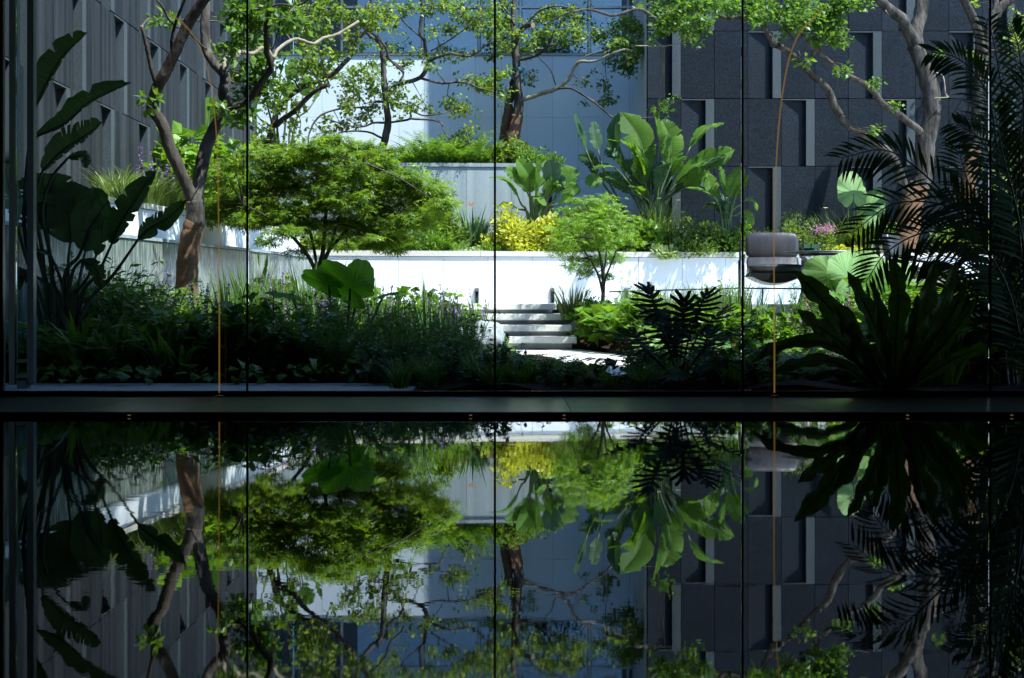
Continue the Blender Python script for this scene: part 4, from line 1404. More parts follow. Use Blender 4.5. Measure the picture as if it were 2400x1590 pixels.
paddle_plant('banana_plant', 'banana plant with two upright leaves between the trunks of the forked tree', 18.6, (470, 0), [
    ([(455, 400), (448, 320), (447, 275), (446, 240), (444, 202)], 2, 26, 'left', {'tear': 0.1}),
    ([(480, 400), (486, 330), (488, 300), (490, 265), (490, 228)], 2, 58, 'cam', {'tear': 0.05}),
    ([(470, 400), (500, 330), (510, 310), (525, 290), (540, 285)], 2, 40, 'up', {'tear': 0.5}),
    ([(460, 400), (430, 340), (420, 320), (405, 300), (390, 300)], 2, 40, 'up', {'tear': 0.5}),
], BN, 0.85, tear=0.2)


# ---- small plant kinds: meshes made once, copied ----------------------------
def grass_mesh(n=60, h=0.5, w=0.008, lean=0.35, curve=0.5, spread=0.06, seg=5, stiff=0.0):
    mb = MB()
    t = np.linspace(0, 1, seg)
    for i in range(n):
        a = rng.uniform(0, 2 * math.pi)
        L = h * rng.uniform(0.55, 1.1)
        ln = lean * rng.uniform(0.2, 1.2)
        cv = curve * rng.uniform(0.3, 1.3)
        base = np.array((math.cos(a), math.sin(a), 0)) * spread * rng.random()
        out = np.array((math.cos(a), math.sin(a), 0.0))
        p = base + out * (L * (ln * t + cv * 0.5 * t ** 2.2))[:, None] + np.array((0, 0, 1.0)) * (L * (t - cv * 0.45 * t ** 2.6))[:, None]
        side = np.array((-math.sin(a + rng.normal() * 0.8), math.cos(a + rng.normal() * 0.8), 0))
        ww = w * (1 - t ** 1.7) * (0.6 + 0.4 * np.sin(np.pi * (t * 0.8 + 0.2))) + 0.0004
        V = np.stack([p - side * ww[:, None], p + side * ww[:, None]], 1).reshape(-1, 3)
        T = []
        for k in range(seg - 1):
            q = k * 2
            T += [(q, q + 1, q + 3), (q, q + 3, q + 2)]
        mb.add(V, T)
    return mb


def fern_mesh(n=14, L=0.55, pin=18, pl=0.11, pw=0.13, rise=0.75, arch=0.9):
    mb = MB()
    for i in range(n):
        a = 2 * math.pi * (i + rng.random() * 0.6) / n
        LL = L * rng.uniform(0.65, 1.1)
        out = np.array((math.cos(a), math.sin(a), 0))
        t = np.linspace(0, 1, pin)
        rs = rise * rng.uniform(0.7, 1.25)
        p = out * (LL * (0.35 * t + 0.55 * t ** 1.6))[:, None] + np.array((0, 0, 1.0)) * (LL * rs * (t - 0.55 * arch * t ** 2.3))[:, None]
        tan = nrm(np.gradient(p, axis=0))
        side = nrm(np.cross(tan, (0, 0, 1.0)))
        up = np.cross(side, tan)
        prof = np.sin(np.pi * (0.08 + 0.9 * t)) ** 0.7
        for sg in (-1, 1):
            dr = sg * side + tan * 0.45 - up * 0.15 + rng.normal(size=(pin, 3)) * 0.08
            mb.inst(np.array([(0, 0, 0), (-pw, 0.4, 0), (pw, 0.4, 0), (0, 1, -0.12)]), np.array([(0, 2, 1), (1, 2, 3)]), p, dr, up + rng.normal(size=(pin, 3)) * 0.15, pl * prof + 0.004)
        mb.tube(p, np.linspace(0.004, 0.001, pin), 3, False)
    return mb


def leafy_mesh(nst=10, h=0.5, leaf=0.07, per=14, tmp=LEAF, lean=0.3, spread=0.1):
    mb = MB()
    for i in range(nst):
        a = rng.uniform(0, 2 * math.pi)
        L = h * rng.uniform(0.6, 1.1)
        out = np.array((math.cos(a), math.sin(a), 0))
        t = np.linspace(0, 1, 6)
        base = out * spread * rng.random()
        p = base + out * (L * lean * rng.uniform(0.2, 1.3) * t ** 1.4)[:, None] + np.array((0, 0, 1.0)) * (L * t)[:, None] + np.cumsum(rng.normal(size=(6, 3)) * 0.008, 0)
        mb.tube(p, np.linspace(0.004, 0.0015, 6), 3, False)
        u = rng.uniform(0.15, 1.0, per)
        pos = np.stack([np.interp(u, t, p[:, k]) for k in range(3)], 1)
        dr = rng.normal(size=(per, 3))
        dr[:, 2] = dr[:, 2] * 0.35 + 0.15
        nor = rng.normal(size=(per, 3)) * 0.4
        nor[:, 2] += 1
        mb.inst(tmp[0], tmp[1], pos, dr, nor, leaf * rng.uniform(0.55, 1.2, per))
    return mb


def spike_mesh(n=8, h=0.8, bl=0.22, fl=0.014, per=26, spread=0.12, lean=0.2):
    """flower spikes: returns (stems, flowers)"""
    st_, fb_ = MB(), MB()
    for i in range(n):
        a = rng.uniform(0, 2 * math.pi)
        L = h * rng.uniform(0.65, 1.1)
        out = np.array((math.cos(a), math.sin(a), 0))
        t = np.linspace(0, 1, 6)
        p = out * spread * rng.random() + out * (L * lean * rng.uniform(0, 1) * t ** 1.5)[:, None] + np.array((0, 0, 1.0)) * (L * t)[:, None]
        st_.tube(p, np.linspace(0.0035, 0.0015, 6), 3, False)
        u = 1 - rng.random(per) ** 1.3 * bl / L
        pos = np.stack([np.interp(u, t, p[:, k]) for k in range(3)], 1)
        dr = rng.normal(size=(per, 3))
        dr[:, 2] += 0.3
        fb_.inst(LEAF[0], LEAF[1], pos, dr, rng.normal(size=(per, 3)), fl * rng.uniform(0.7, 1.5, per))
        m = 8
        u = rng.uniform(0.1, 0.7, m)
        pos = np.stack([np.interp(u, t, p[:, k]) for k in range(3)], 1)
        st_.inst(LEAFN[0], LEAFN[1], pos, rng.normal(size=(m, 3)) + (0, 0, 0.4), rng.normal(size=(m, 3)) * 0.3 + (0, 0, 1), rng.uniform(0.05, 0.12, m))
    return st_, fb_


def shrub_mesh(rx, rz, n, size, tmp=LEAF, lumps=14, ry=None):
    """mound of tufts with an uneven outline, standing on z = 0"""
    mb = MB()
    ry = ry or rx * 0.8
    for i in range(lumps):
        v = nrm(rng.normal(size=3))
        v[2] = abs(v[2])
        k = rng.uniform(0.35, 0.8)
        c = v * k * (rx, ry, rz)
        r = rng.uniform(0.28, 0.45)
        m = n // lumps
        off = nrm(rng.normal(size=(m, 3))) * (rng.random((m, 1)) ** 0.3) * r * np.array((rx, ry, rz))
        pos = c + off
        pos[:, 2] = np.abs(pos[:, 2])
        dr = nrm(off / (rx, ry, rz)) + rng.normal(size=(m, 3)) * 0.5 + (0, 0, 0.35)
        nor = rng.normal(size=(m, 3)) * 0.5 + (0, -0.2, 0.9)
        mb.inst(tmp[0], tmp[1], pos, dr, nor, size * rng.uniform(0.6, 1.3, m))
    return mb


def stems_mesh(rx, rz, n=9, ry=None):
    mb = MB()
    for i in range(n):
        e = np.array((rng.uniform(-rx, rx) * 0.6, rng.uniform(-1, 1) * (ry or rx) * 0.5, rz * rng.uniform(0.5, 0.9)))
        mb.tube(smooth_path([(0, 0, -0.03), e * (0.4, 0.4, 0.55), e], 3), np.linspace(0.008, 0.002, 7), 4, False)
    return mb


def place(name, label, cat, px, d, zb, parts, sc_=1.0, rz=None, group=None):
    """thing with parts [(part name, mesh)] standing at pixel column px, depth d"""
    x = (px - CX) / F * d
    t = thing(name, label, cat, (x, d, zb), rng.uniform(0, 6.28) if rz is None else rz, group)
    t.scale = (sc_, sc_, sc_)
    t['kind'] = 'thing'
    for pn, me in parts:
        link(pn, me, t)
    return t


def variants(fn, mat, k=3, name='foliage'):
    return [fn().mesh(name, mat) for _ in range(k)]


K = {}
K['fern_shade'] = variants(lambda: fern_mesh(16, 0.50, 20, 0.085), M['leaf_shade'], 4, 'fronds')
K['fern_blue'] = variants(lambda: fern_mesh(15, 0.45, 20, 0.08), M['leaf_blue'], 2, 'fronds')
K['fern_sun'] = variants(lambda: fern_mesh(18, 0.5, 20, 0.08, 0.14, 1.1, 0.6), M['leaf_fern'], 3, 'fronds')
K['iris'] = variants(lambda: grass_mesh(46, 0.75, 0.011, 0.16, 0.25, 0.09), M['leaf_iris'], 4, 'blades')
K['grass_shade'] = variants(lambda: grass_mesh(110, 0.42, 0.006, 0.35, 0.8, 0.09, 6), M['leaf_shade'], 3, 'blades')
K['grass_sun'] = variants(lambda: grass_mesh(120, 0.55, 0.005, 0.28, 0.7, 0.1, 6), M['leaf_grass'], 3, 'blades')
K['strap'] = variants(lambda: grass_mesh(26, 0.5, 0.024, 0.35, 1.0, 0.05, 7), M['leaf_shade'], 3, 'leaves')
K['leafy_shade'] = variants(lambda: leafy_mesh(16, 0.42, 0.095, 14, LEAFW), M['leaf_shade'], 4)
K['leafy_blue'] = variants(lambda: leafy_mesh(16, 0.40, 0.06, 16, LEAF), M['leaf_blue'], 3)
K['leafy_sun'] = variants(lambda: leafy_mesh(16, 0.42, 0.085, 14, LEAFW), M['leaf_fern'], 3)
K['feather'] = variants(lambda: leafy_mesh(34, 0.5, 0.05, 34, LEAFN, 0.35, 0.12), M['leaf_fern'], 3)
K['feather_shade'] = variants(lambda: leafy_mesh(30, 0.5, 0.06, 30, LEAFN, 0.35, 0.12), M['leaf_shade'], 3)
K['hosta'] = variants(lambda: leafy_mesh(22, 0.30, 0.16, 3, LEAFW, 0.7, 0.06), M['leaf_fern'], 3, 'leaves')
sv = [spike_mesh(9, 0.75, 0.30, 0.020, 34) for _ in range(3)]
K['violet'] = [(a.mesh('stems', M['stem']), b.mesh('flowers', M['petal_violet'])) for a, b in sv]
sv = [spike_mesh(8, 0.55, 0.16, 0.015, 20) for _ in range(2)]
K['pink'] = [(a.mesh('stems', M['stem']), b.mesh('flowers', M['petal_pink'])) for a, b in sv]


ORD = ['first', 'second', 'third', 'fourth', 'fifth', 'sixth', 'seventh', 'eighth', 'ninth', 'tenth', 'eleventh', 'twelfth', 'thirteenth', 'fourteenth', 'fifteenth', 'sixteenth', 'seventeenth', 'eighteenth', 'nineteenth']
OUT_FRONT = ([0, 80, 300, 560, 700, 900, 1000, 1130, 1200, 1290, 1310, 1470, 1500, 1720, 1800, 2000, 2150, 2400], [600, 610, 650, 640, 660, 680, 700, 750, 785, 815, 850, 850, 815, 810, 760, 760, 700, 600])
OUT_MID = ([0, 300, 480, 560, 700, 860, 900, 1000, 1060, 1120, 1180, 1300, 1360, 1440, 1500, 1600, 1670, 1710, 1760, 1860, 1930, 2000, 2400], [560, 600, 640, 580, 590, 610, 640, 625, 660, 700, 770, 790, 735, 690, 690, 690, 665, 625, 655, 655, 665, 660, 560])


def mesh_top(me):
    me = me[0] if isinstance(me, tuple) else me
    n = len(me.vertices)
    a = np.empty(n * 3, np.float32)
    me.vertices.foreach_get('co', a)
    return float(a[2::3].max())


def sow(kind, name, label, cat, spots, group, part='foliage', sc_=(0.8, 1.2), out=None):
    """scatter alike plants: spots = (px, d[, scale[, ground]]); kept off the path and under the outline"""
    spots = [sp for sp in sorted(spots, key=lambda q: q[0]) if len(sp) > 3 or not on_path(sp[0], sp[1], 8)]
    for i, sp in enumerate(spots):
        px, d = sp[:2]
        x = (px - CX) / F * d
        s_ = sp[2] if len(sp) > 2 else rng.uniform(*sc_)
        me = K[kind][rng.integers(len(K[kind]))]
        parts = [('stems', me[0]), ('flowers', me[1])] if isinstance(me, tuple) else [(part, me)]
        zb = sp[3] if len(sp) > 3 else gz(x, d) - 0.02
        if out is not None:
            top = (HZ - np.interp(px, *out) + rng.normal() * 14) / S(d) - zb
            s_ = max(0.18, min(s_, top / mesh_top(me) * rng.uniform(0.8, 1.1)))
        lab = label if len(spots) == 1 else label + ', ' + ('leftmost' if i == 0 else 'rightmost' if i == len(spots) - 1 else ORD[i] + ' from the left')
        tag(place(name, lab, cat, px, d, zb, parts, s_, None, group), kind='thing')


def band(x0, x1, d0, d1, n):
    xs_ = np.linspace(x0, x1, n) + rng.normal(size=n) * (x1 - x0) / n * 0.35
    return [(float(a), float(rng.uniform(d0, d1))) for a in xs_]

# ---- the planting, front to back --------------------------------------------
# deep shade, next to the paving
sow('strap', 'broadleaf_lily', 'dark arching strap-leaved lily at the shaded paving edge on the left', 'plant', band(180, 420, 9.85, 10.1, 6), 'strap-leaved lilies along the paving', 'leaves', out=OUT_FRONT)
sow('leafy_shade', 'leafy_groundcover', 'dark leafy plant in the shaded front bed left of centre', 'plant', band(420, 760, 9.95, 10.6, 9), 'leafy plants in the shaded left bed', out=OUT_FRONT)
sow('fern_shade', 'shade_fern', 'dark fern in the shaded bed left of centre', 'fern', band(110, 900, 10.2, 11.2, 15), 'ferns in the shaded left bed', 'fronds', (0.9, 1.4), out=OUT_FRONT)
sow('feather_shade', 'feathery_plant', 'dark feathery plant below the elephant ear leaves', 'plant', band(560, 1120, 10.0, 11.2, 12), 'feathery plants in the shaded bed', sc_=(0.8, 1.25), out=OUT_FRONT)
sow('leafy_blue', 'blue_green_plant', 'blue-green leafy plant at the shaded glass line near centre', 'plant', band(880, 1330, 8.95, 9.9, 12), 'blue-green plants at the shaded glass line', sc_=(0.6, 0.9), out=OUT_FRONT)
sow('fern_shade', 'shade_fern', 'dark fern in the shaded bed at centre before the path', 'fern', band(920, 1300, 9.2, 11.0, 11), 'ferns in the shaded centre bed', 'fronds', (0.55, 0.9), out=OUT_FRONT)
sow('grass_shade', 'shade_grass', 'low dark grass tuft along the shaded glass line', 'grass', band(930, 1700, 8.8, 9.6, 18), 'dark grass tufts along the glass', 'blades', (0.4, 0.75), out=OUT_FRONT)
sow('leafy_shade', 'leafy_groundcover', 'low dark leafy plant under the lobed-leaf plant right of centre', 'plant', band(1300, 1800, 8.9, 9.85, 14), 'low leafy plants right of centre', sc_=(0.45, 0.75), out=OUT_FRONT)
sow('fern_blue', 'blue_fern', 'blue-green fern beside the bird nest fern', 'fern', band(1740, 2020, 9.2, 11.2, 9), 'blue-green ferns at the right', 'fronds', (0.7, 1.1), out=OUT_FRONT)
sow('leafy_shade', 'leafy_groundcover', 'dark leafy plant below the palm at the right edge', 'plant', band(2100, 2420, 9.3, 11.2, 10), 'leafy plants below the palm', sc_=(0.8, 1.3), out=OUT_FRONT)
sow('grass_shade', 'shade_grass', 'dark grass tuft below the palm at the right', 'grass', band(2150, 2420, 9.2, 10.4, 7), 'grass tufts below the palm', 'blades', (0.9, 1.3), out=OUT_FRONT)

sow('feather_shade', 'tall_feathery_plant', 'tall dark feathery plant behind the banana stems at far left', 'plant', band(84, 300, 10.7, 11.6, 8), 'tall feathery plants behind the banana', sc_=(1.5, 2.2), out=([0, 300], [585, 640]))
sow('fern_shade', 'tall_shade_fern', 'large dark fern among the banana stems at far left', 'fern', band(70, 290, 10.1, 11.0, 7), 'large ferns among the banana stems', 'fronds', (1.5, 2.1), out=([0, 300], [610, 670]))
def foxtail_mesh(n=18, L=0.5):
    mb = MB()
    for i in range(n):
        a = 2 * math.pi * (i + rng.random()) / n
        ll = L * rng.uniform(0.6, 1.1)
        out = np.array((math.cos(a), math.sin(a), 0))
        t = np.linspace(0, 1, 8)
        ln = rng.uniform(0.15, 0.8)
        p = out * (ll * ln * t ** 1.4)[:, None] + np.array((0, 0, 1.0)) * (ll * (t - 0.35 * ln * t ** 2.4))[:, None]
        mb.tube(p, np.linspace(0.004, 0.001, 8), 3, False)
        m = 260
        u = rng.uniform(0.08, 1, m)
        pos = np.stack([np.interp(u, t, p[:, k]) for k in range(3)], 1)
        dr = rng.normal(size=(m, 3)) + (0, 0, 0.8)
        mb.inst(np.array([(0, 0, 0), (-0.05, 0.5, 0), (0.05, 0.5, 0), (0, 1, 0)]), np.array([(0, 2, 1), (1, 2, 3)]), pos, dr, rng.normal(size=(m, 3)), 0.052 * (1 - 0.55 * u) * rng.uniform(0.7, 1.2, m))
    return mb


K['foxtail'] = variants(lambda: foxtail_mesh(), M['leaf_shade'], 2, 'plumes')
sow('foxtail', 'foxtail_fern', 'dark foxtail fern with soft plumes behind the paving near centre', 'fern', [(700, 10.0, 1.0), (790, 9.9, 1.25), (880, 10.0, 1.1), (960, 9.8, 1.0), (1060, 9.7, 0.8)], 'foxtail ferns near centre', 'plumes')
# half shade, tops in the sun
sow('iris', 'iris_clump', 'upright iris clump left of the umbrella maple stems', 'plant', band(540, 760, 11.6, 13.4, 14), 'iris clumps left of the maple', 'blades', (0.9, 1.25), out=(OUT_MID[0], [v - 25 for v in OUT_MID[1]]))
sow('iris', 'iris_clump', 'upright iris clump between the elephant ears and the steps', 'plant', band(860, 1130, 11.0, 12.8, 10), 'iris clumps left of the steps', 'blades', (0.7, 1.05), out=(OUT_MID[0], [v - 25 for v in OUT_MID[1]]))
sow('violet', 'violet_flowers', 'violet flower spikes under the forked tree', 'flower', band(330, 520, 10.9, 12.2, 5), 'violet flower spikes under the forked tree', sc_=(0.75, 1.0), out=OUT_MID)
sow('violet', 'violet_flowers', 'violet flower spikes rising against the white wall left of the steps', 'flower', band(880, 1110, 11.6, 13.0, 5), 'violet flower spikes left of the steps', sc_=(0.7, 0.95), out=OUT_MID)
sow('violet', 'violet_flowers', 'violet flower spikes behind the large elephant ear leaf', 'flower', band(660, 860, 11.6, 13.0, 3), 'violet flower spikes behind the elephant ear', sc_=(0.8, 1.0), out=OUT_MID)
sow('leafy_sun', 'leafy_perennial', 'leafy green perennial in the sun behind the iris', 'plant', band(520, 1090, 13.2, 15.4, 16), 'leafy perennials in the middle bed', sc_=(0.9, 1.4), out=OUT_MID)
sow('grass_sun', 'sunlit_grass', 'light green grass around the forked tree trunk', 'grass', band(370, 640, 12.6, 14.8, 9), 'grass tufts around the forked tree', 'blades', (0.9, 1.3), out=OUT_MID)
sow('feather_shade', 'leafy_perennial', 'dark feathery perennial below the tall banana plant', 'plant', band(100, 420, 11.0, 12.6, 11), 'leafy perennials below the banana', sc_=(1.0, 1.7), out=OUT_MID)
sow('feather', 'feathery_plant', 'bright feathery plant below the left cascade wall', 'plant', band(250, 520, 11.8, 13.0, 6), 'feathery plants below the cascade', sc_=(0.9, 1.2), out=OUT_MID)

sow('grass_sun', 'sunlit_grass', 'tall light grass left of the umbrella maple stems', 'grass', band(560, 740, 13.0, 14.2, 8), 'tall grass left of the maple', 'blades', (1.2, 1.6), out=OUT_MID)
# right of the path, in the sun
sow('hosta', 'hosta', 'bright hosta beside the path at the foot of the steps', 'plant', [(1372, 16.2, 1.1), (1395, 15.7, 1.2), (1425, 15.4, 1.2), (1455, 15.0, 1.1), (1490, 14.6, 1.0), (1420, 16.0, 1.2)], 'hostas beside the path', 'leaves', out=OUT_MID)
sow('leafy_sun', 'leafy_perennial', 'leafy bright perennial right of the path', 'plant', [(1400, 15.9, 0.9), (1450, 15.3, 0.9), (1520, 14.2, 0.8), (1560, 13.8, 0.8), (1630, 13.0, 0.8), (1690, 12.6, 0.9), (1760, 12.4, 0.9), (1820, 12.2, 0.8), (1740, 11.6, 0.7)], 'leafy perennials right of the path', out=OUT_MID)
sow('feather', 'feathery_plant', 'bright feathery fennel-like plant before the terrace rail', 'plant', [(1445, 16.2, 1.0), (1480, 16.0, 1.1), (1510, 15.8, 0.9), (1660, 14.6, 1.0), (1690, 14.8, 1.1), (1725, 14.6, 1.1)], 'feathery plants before the rail', out=OUT_MID)
sow('grass_sun', 'sunlit_grass', 'light arching grass right of the path before the rail', 'grass', [(1510, 15.6, 1.2), (1545, 15.8, 1.2), (1585, 15.6, 1.2), (1640, 15.2, 1.1), (1680, 15.4, 1.1), (1650, 14.4, 1.0), (1700, 14.6, 1.0), (1530, 14.6, 1.0), (1555, 14.2, 1.1), (1590, 13.8, 1.0), (1570, 14.9, 1.1), (1625, 14.0, 1.0), (1530, 15.3, 1.0), (1600, 14.9, 1.0)], 'grass clumps before the rail', 'blades', out=(OUT_MID[0], [v - 28 for v in OUT_MID[1]]))
sow('iris', 'iris_clump', 'upright iris clump before the leather chair', 'plant', [(1695, 13.8, 1.15), (1725, 13.5, 1.2), (1765, 13.4, 0.8), (1800, 13.2, 0.7), (1850, 13.4, 0.7), (1610, 14.6, 0.7)], 'iris clumps before the chair', 'blades', out=OUT_MID)
sow('pink', 'pink_flowers', 'pink flower spikes among the grass before the terrace', 'flower', [(1508, 14.6, 0.9), (1700, 13.2, 0.7)], 'pink spikes among the grass')
sow('pink', 'pink_flowers', 'pale pink flowers beside the leather chair foot', 'flower', [(1880, 12.4, 0.95), (1975, 12.6, 1.0)], 'pale pink flowers before the chair')
sow('feather', 'feathery_plant', 'sunlit feathery plant behind the nest fern', 'plant', band(1900, 2320, 12.6, 14.2, 9), 'feathery plants behind the nest fern', sc_=(0.9, 1.3), out=OUT_MID)
sow('leafy_sun', 'leafy_perennial', 'sunlit leafy plant behind the palm at right', 'plant', band(1950, 2420, 12.2, 14.4, 12), 'leafy plants behind the palm', sc_=(0.9, 1.5), out=OUT_MID)
place('violet_flowers', 'single violet flower head low at right behind the palm', 'flower', 2245, 11.6, -0.55, [('stems', K['violet'][0][0]), ('flowers', K['violet'][0][1])], 0.55)
paddle_random('young_banana', 'young banana plant before the left end of the white wall', 600, 16.2, -0.35, 12, 0.95, 34, BN)
for lab, px, d, rx, rz, n, sz, mt, tp in (
        ('leafy shrub before the white wall left of the maple stems', 668, 16.4, 60, 150, 2200, 0.075, 'leaf_tree', LEAF),
        ('ferny shrub before the cascade wall right of the wrapped trunk', 560, 15.4, 50, 120, 2200, 0.06, 'leaf_fern', LEAFN),
        ('low leafy shrub before the white wall below the maple', 850, 16.6, 70, 100, 2200, 0.075, 'leaf_tree', LEAF),
        ('rounded bright shrub before the white wall left of the wall light', 1010, 15.4, 60, 110, 2200, 0.08, 'leaf_fern', LEAF)):
    s_ = S(d)
    place('border_shrub', lab, 'shrub', px, d, -0.45, [('foliage', shrub_mesh(rx / s_, rz / s_, n, sz, tp, 16).mesh('foliage', M[mt])), ('stems', stems_mesh(rx / s_, rz / s_).mesh('stems', M['twig']))], 1.0, 0.0)
K['bamboo'] = [grass_mesh(150, 0.55, 0.009, 0.3, 0.35, 0.12, 4).mesh('blades', M['leaf_grass'])]
place('bamboo_grass', 'bushy upright bamboo grass at the end of the top step', 'grass', 1342, 16.6, -0.25, [('blades', K['bamboo'][0])], 0.95)
place('dark_shrub', 'small dark shrub at the foot of the small maple', 'shrub', 1385, 16.5, -0.28, [('foliage', shrub_mesh(0.16, 0.34, 700, 0.045).mesh('foliage', M['leaf_shade'])), ('stems', stems_mesh(0.16, 0.34).mesh('stems', M['twig']))])


# middle bed, above the low white wall
def shrub(name, label, px, d, zb, rxp, rzp, n, size, mat, tmp=LEAF, lumps=16, cat='shrub'):
    s_ = S(d)
    return place(name, label, cat, px, d, zb, [('foliage', shrub_mesh(rxp / s_, rzp / s_, n, size, tmp, lumps).mesh('foliage', mat)), ('stems', stems_mesh(rxp / s_, rzp / s_).mesh('stems', M['twig']))], 1.0, 0.0)


ZB = 0.585
shrub('yellow_shrub', 'bright yellow-green shrub on the white wall left of the small maple', 1200, 18.75, ZB, 78, 112, 3800, 0.06, M['leaf_yellow'])
shrub('yellow_shrub', 'second yellow-green shrub half hidden by the small maple', 1290, 18.85, ZB, 62, 95, 2400, 0.06, M['leaf_yellow'])
shrub('round_shrub', 'low rounded green shrub on the wall beneath the banana leaves', 1655, 18.9, ZB, 100, 88, 5200, 0.05, M['leaf_tree'])
shrub('leafy_shrub', 'light green broad-leaved shrub right of the small maple', 1510, 18.85, ZB, 54, 90, 1300, 0.10, M['leaf_fern'], LEAFW)
shrub('variegated_groundcover', 'pale trailing groundcover spilling over the coping right of the small maple', 1545, 18.62, ZB - 0.02, 44, 26, 700, 0.06, M['leaf_ivy'], LEAFW)
shrub('variegated_groundcover', 'pale variegated ivy on the coping above the upper step', 1110, 18.5, ZB - 0.02, 56, 24, 1000, 0.05, M['leaf_ivy'], LEAFW)
shrub('feathery_shrub', 'fine-leaved green shrub behind the leather chair backrest', 1865, 19.3, ZB, 60, 105, 4200, 0.045, M['leaf_tree'], LEAFN)
shrub('feathery_shrub', 'fine-leaved green shrub rising left of the chair behind the amber line', 1800, 19.3, ZB, 50, 75, 2600, 0.045, M['leaf_tree'], LEAFN)
shrub('yellow_groundcover', 'bright yellow groundcover on the wall right of the round table', 1985, 19.2, ZB - 0.02, 46, 34, 1100, 0.05, M['leaf_yellow'], LEAFW)
shrub('yellow_groundcover', 'small yellow groundcover behind the round table edge', 1935, 19.25, ZB - 0.02, 22, 24, 420, 0.05, M['leaf_yellow'], LEAFW)
shrub('pale_shrub', 'pale green leafy shrub on the wall behind the palm leaf tips', 2080, 19.3, ZB, 40, 40, 700, 0.075, M['leaf_ivy'], LEAFW)
shrub('bronze_shrub', 'bronze-tinted bushy shrub left of the second lounge chair', 2100, 19.8, ZB, 45, 90, 1800, 0.05, M['leaf_maple2'])
shrub('green_shrub', 'mid-green shrub on the wall behind the right-hand palm', 2230, 19.6, ZB, 70, 110, 2600, 0.06, M['leaf_tree'])
shrub('green_shrub', 'green shrub at the far right edge under the grey tree', 2360, 19.4, ZB, 80, 150, 3000, 0.065, M['leaf_tree'])
shrub('green_shrub', 'leafy shrub filling the middle bed beneath the banana clumps', 1450, 19.3, ZB, 90, 120, 3400, 0.07, M['leaf_deep'])
shrub('fern_mound', 'feathery green mound on the low wall right of the umbrella maple', 985, 18.75, ZB, 90, 150, 5200, 0.06, M['leaf_fern'], LEAFN)
shrub('fern_mound', 'feathery green mound half hidden behind the umbrella maple', 880, 18.8, ZB, 90, 110, 3600, 0.06, M['leaf_fern'], LEAFN)
shrub('green_shrub', 'yellowish shrub on the wall left behind the maple stems', 760, 18.9, ZB, 70, 70, 2200, 0.06, M['leaf_tree'])
K['agave'] = [grass_mesh(70, 0.62, 0.022, 0.32, 0.25, 0.05, 5).mesh('blades', M['leaf_blue'])]
ag = place('bird_of_paradise', 'grey-green bird of paradise with an orange bloom below the streaked wall', 'plant', 1108, 19.0, ZB, [('blades', K['agave'][0])], 1.15)
MB().inst(LEAFN[0], LEAFN[1], np.zeros((7, 3)) + (0.06, 0.1, 0.58), np.array([(math.cos(i), math.sin(i), 1.2) for i in range(7)]), np.array([(1, 0, 0.1)] * 7), 0.07).build('flower', M['petal_orange'], ag)
sow('grass_sun', 'sunlit_grass', 'tall grass with white seed heads below the banana clump', 'grass', [(1500, 19.0, 1.5, ZB), (1540, 19.1, 1.6, ZB), (1575, 19.1, 1.4, ZB), (1470, 19.2, 1.3, ZB)], 'grass below the banana clump', 'blades')
sow('grass_sun', 'sunlit_grass', 'tall pale grass behind the round table', 'grass', [(1950, 19.5, 1.4, ZB), (1990, 19.6, 1.5, ZB), (2020, 19.4, 1.3, ZB)], 'grass behind the round table', 'blades')
sow('fern_sun', 'sword_fern', 'bright upright fern on the low wall coping', 'fern', [(1030, 18.6, 0.7, ZB), (1070, 18.6, 0.6, ZB), (1620, 19.35, 0.9, ZB), (845, 18.6, 0.6, ZB), (955, 18.5, 0.6, ZB)], 'ferns on the low wall', 'fronds')
fl = MB()
q = rng.normal(size=(300, 3)) * (0.075, 0.06, 0.028) + (0, 0, 0.36)
fl.inst(LEAFN[0], LEAFN[1], q, rng.normal(size=(300, 3)) + (0, 0, 0.4), rng.normal(size=(300, 3)), 0.036)
pf = place('pink_astilbe', 'pink plume flower standing above the green glass box', 'flower', 1932, 18.85, ZB, [('flowers', fl.mesh('flowers', M['petal_pink'])), ('stems', leafy_mesh(9, 0.34, 0.06, 12).mesh('stems', M['leaf_tree']))], 1.0, 0)
# white daisies on stalks
for px, py, lab in ((1545, 466, 'white daisy on a thin stalk at left below the banana clump'), (1590, 470, 'white daisy on a thin stalk in the middle below the banana clump'), (1600, 498, 'lowest white daisy on a thin stalk below the banana clump'), (1935, 488, 'white daisy on a thin stalk left of the palm tips')):
    p = P(px, py, 18.75)
    t = thing('daisy', lab, 'flower', (p[0], p[1], ZB))
    MB().tube([(0, 0, 0), (0.01, 0, (p[2] - ZB) / 2), (0, 0, p[2] - ZB)], 0.003, 4).build('stem', M['stem'], t)
    MB().inst(LEAFN[0], LEAFN[1], np.zeros((12, 3)) + (0, 0, p[2] - ZB), np.array([(math.cos(a), math.sin(a), 0.25) for a in np.linspace(0, 6.28, 12, False)]), np.array([(0, 0, 1.0)] * 12), 0.04).build('petals', M['petal_white'], t)


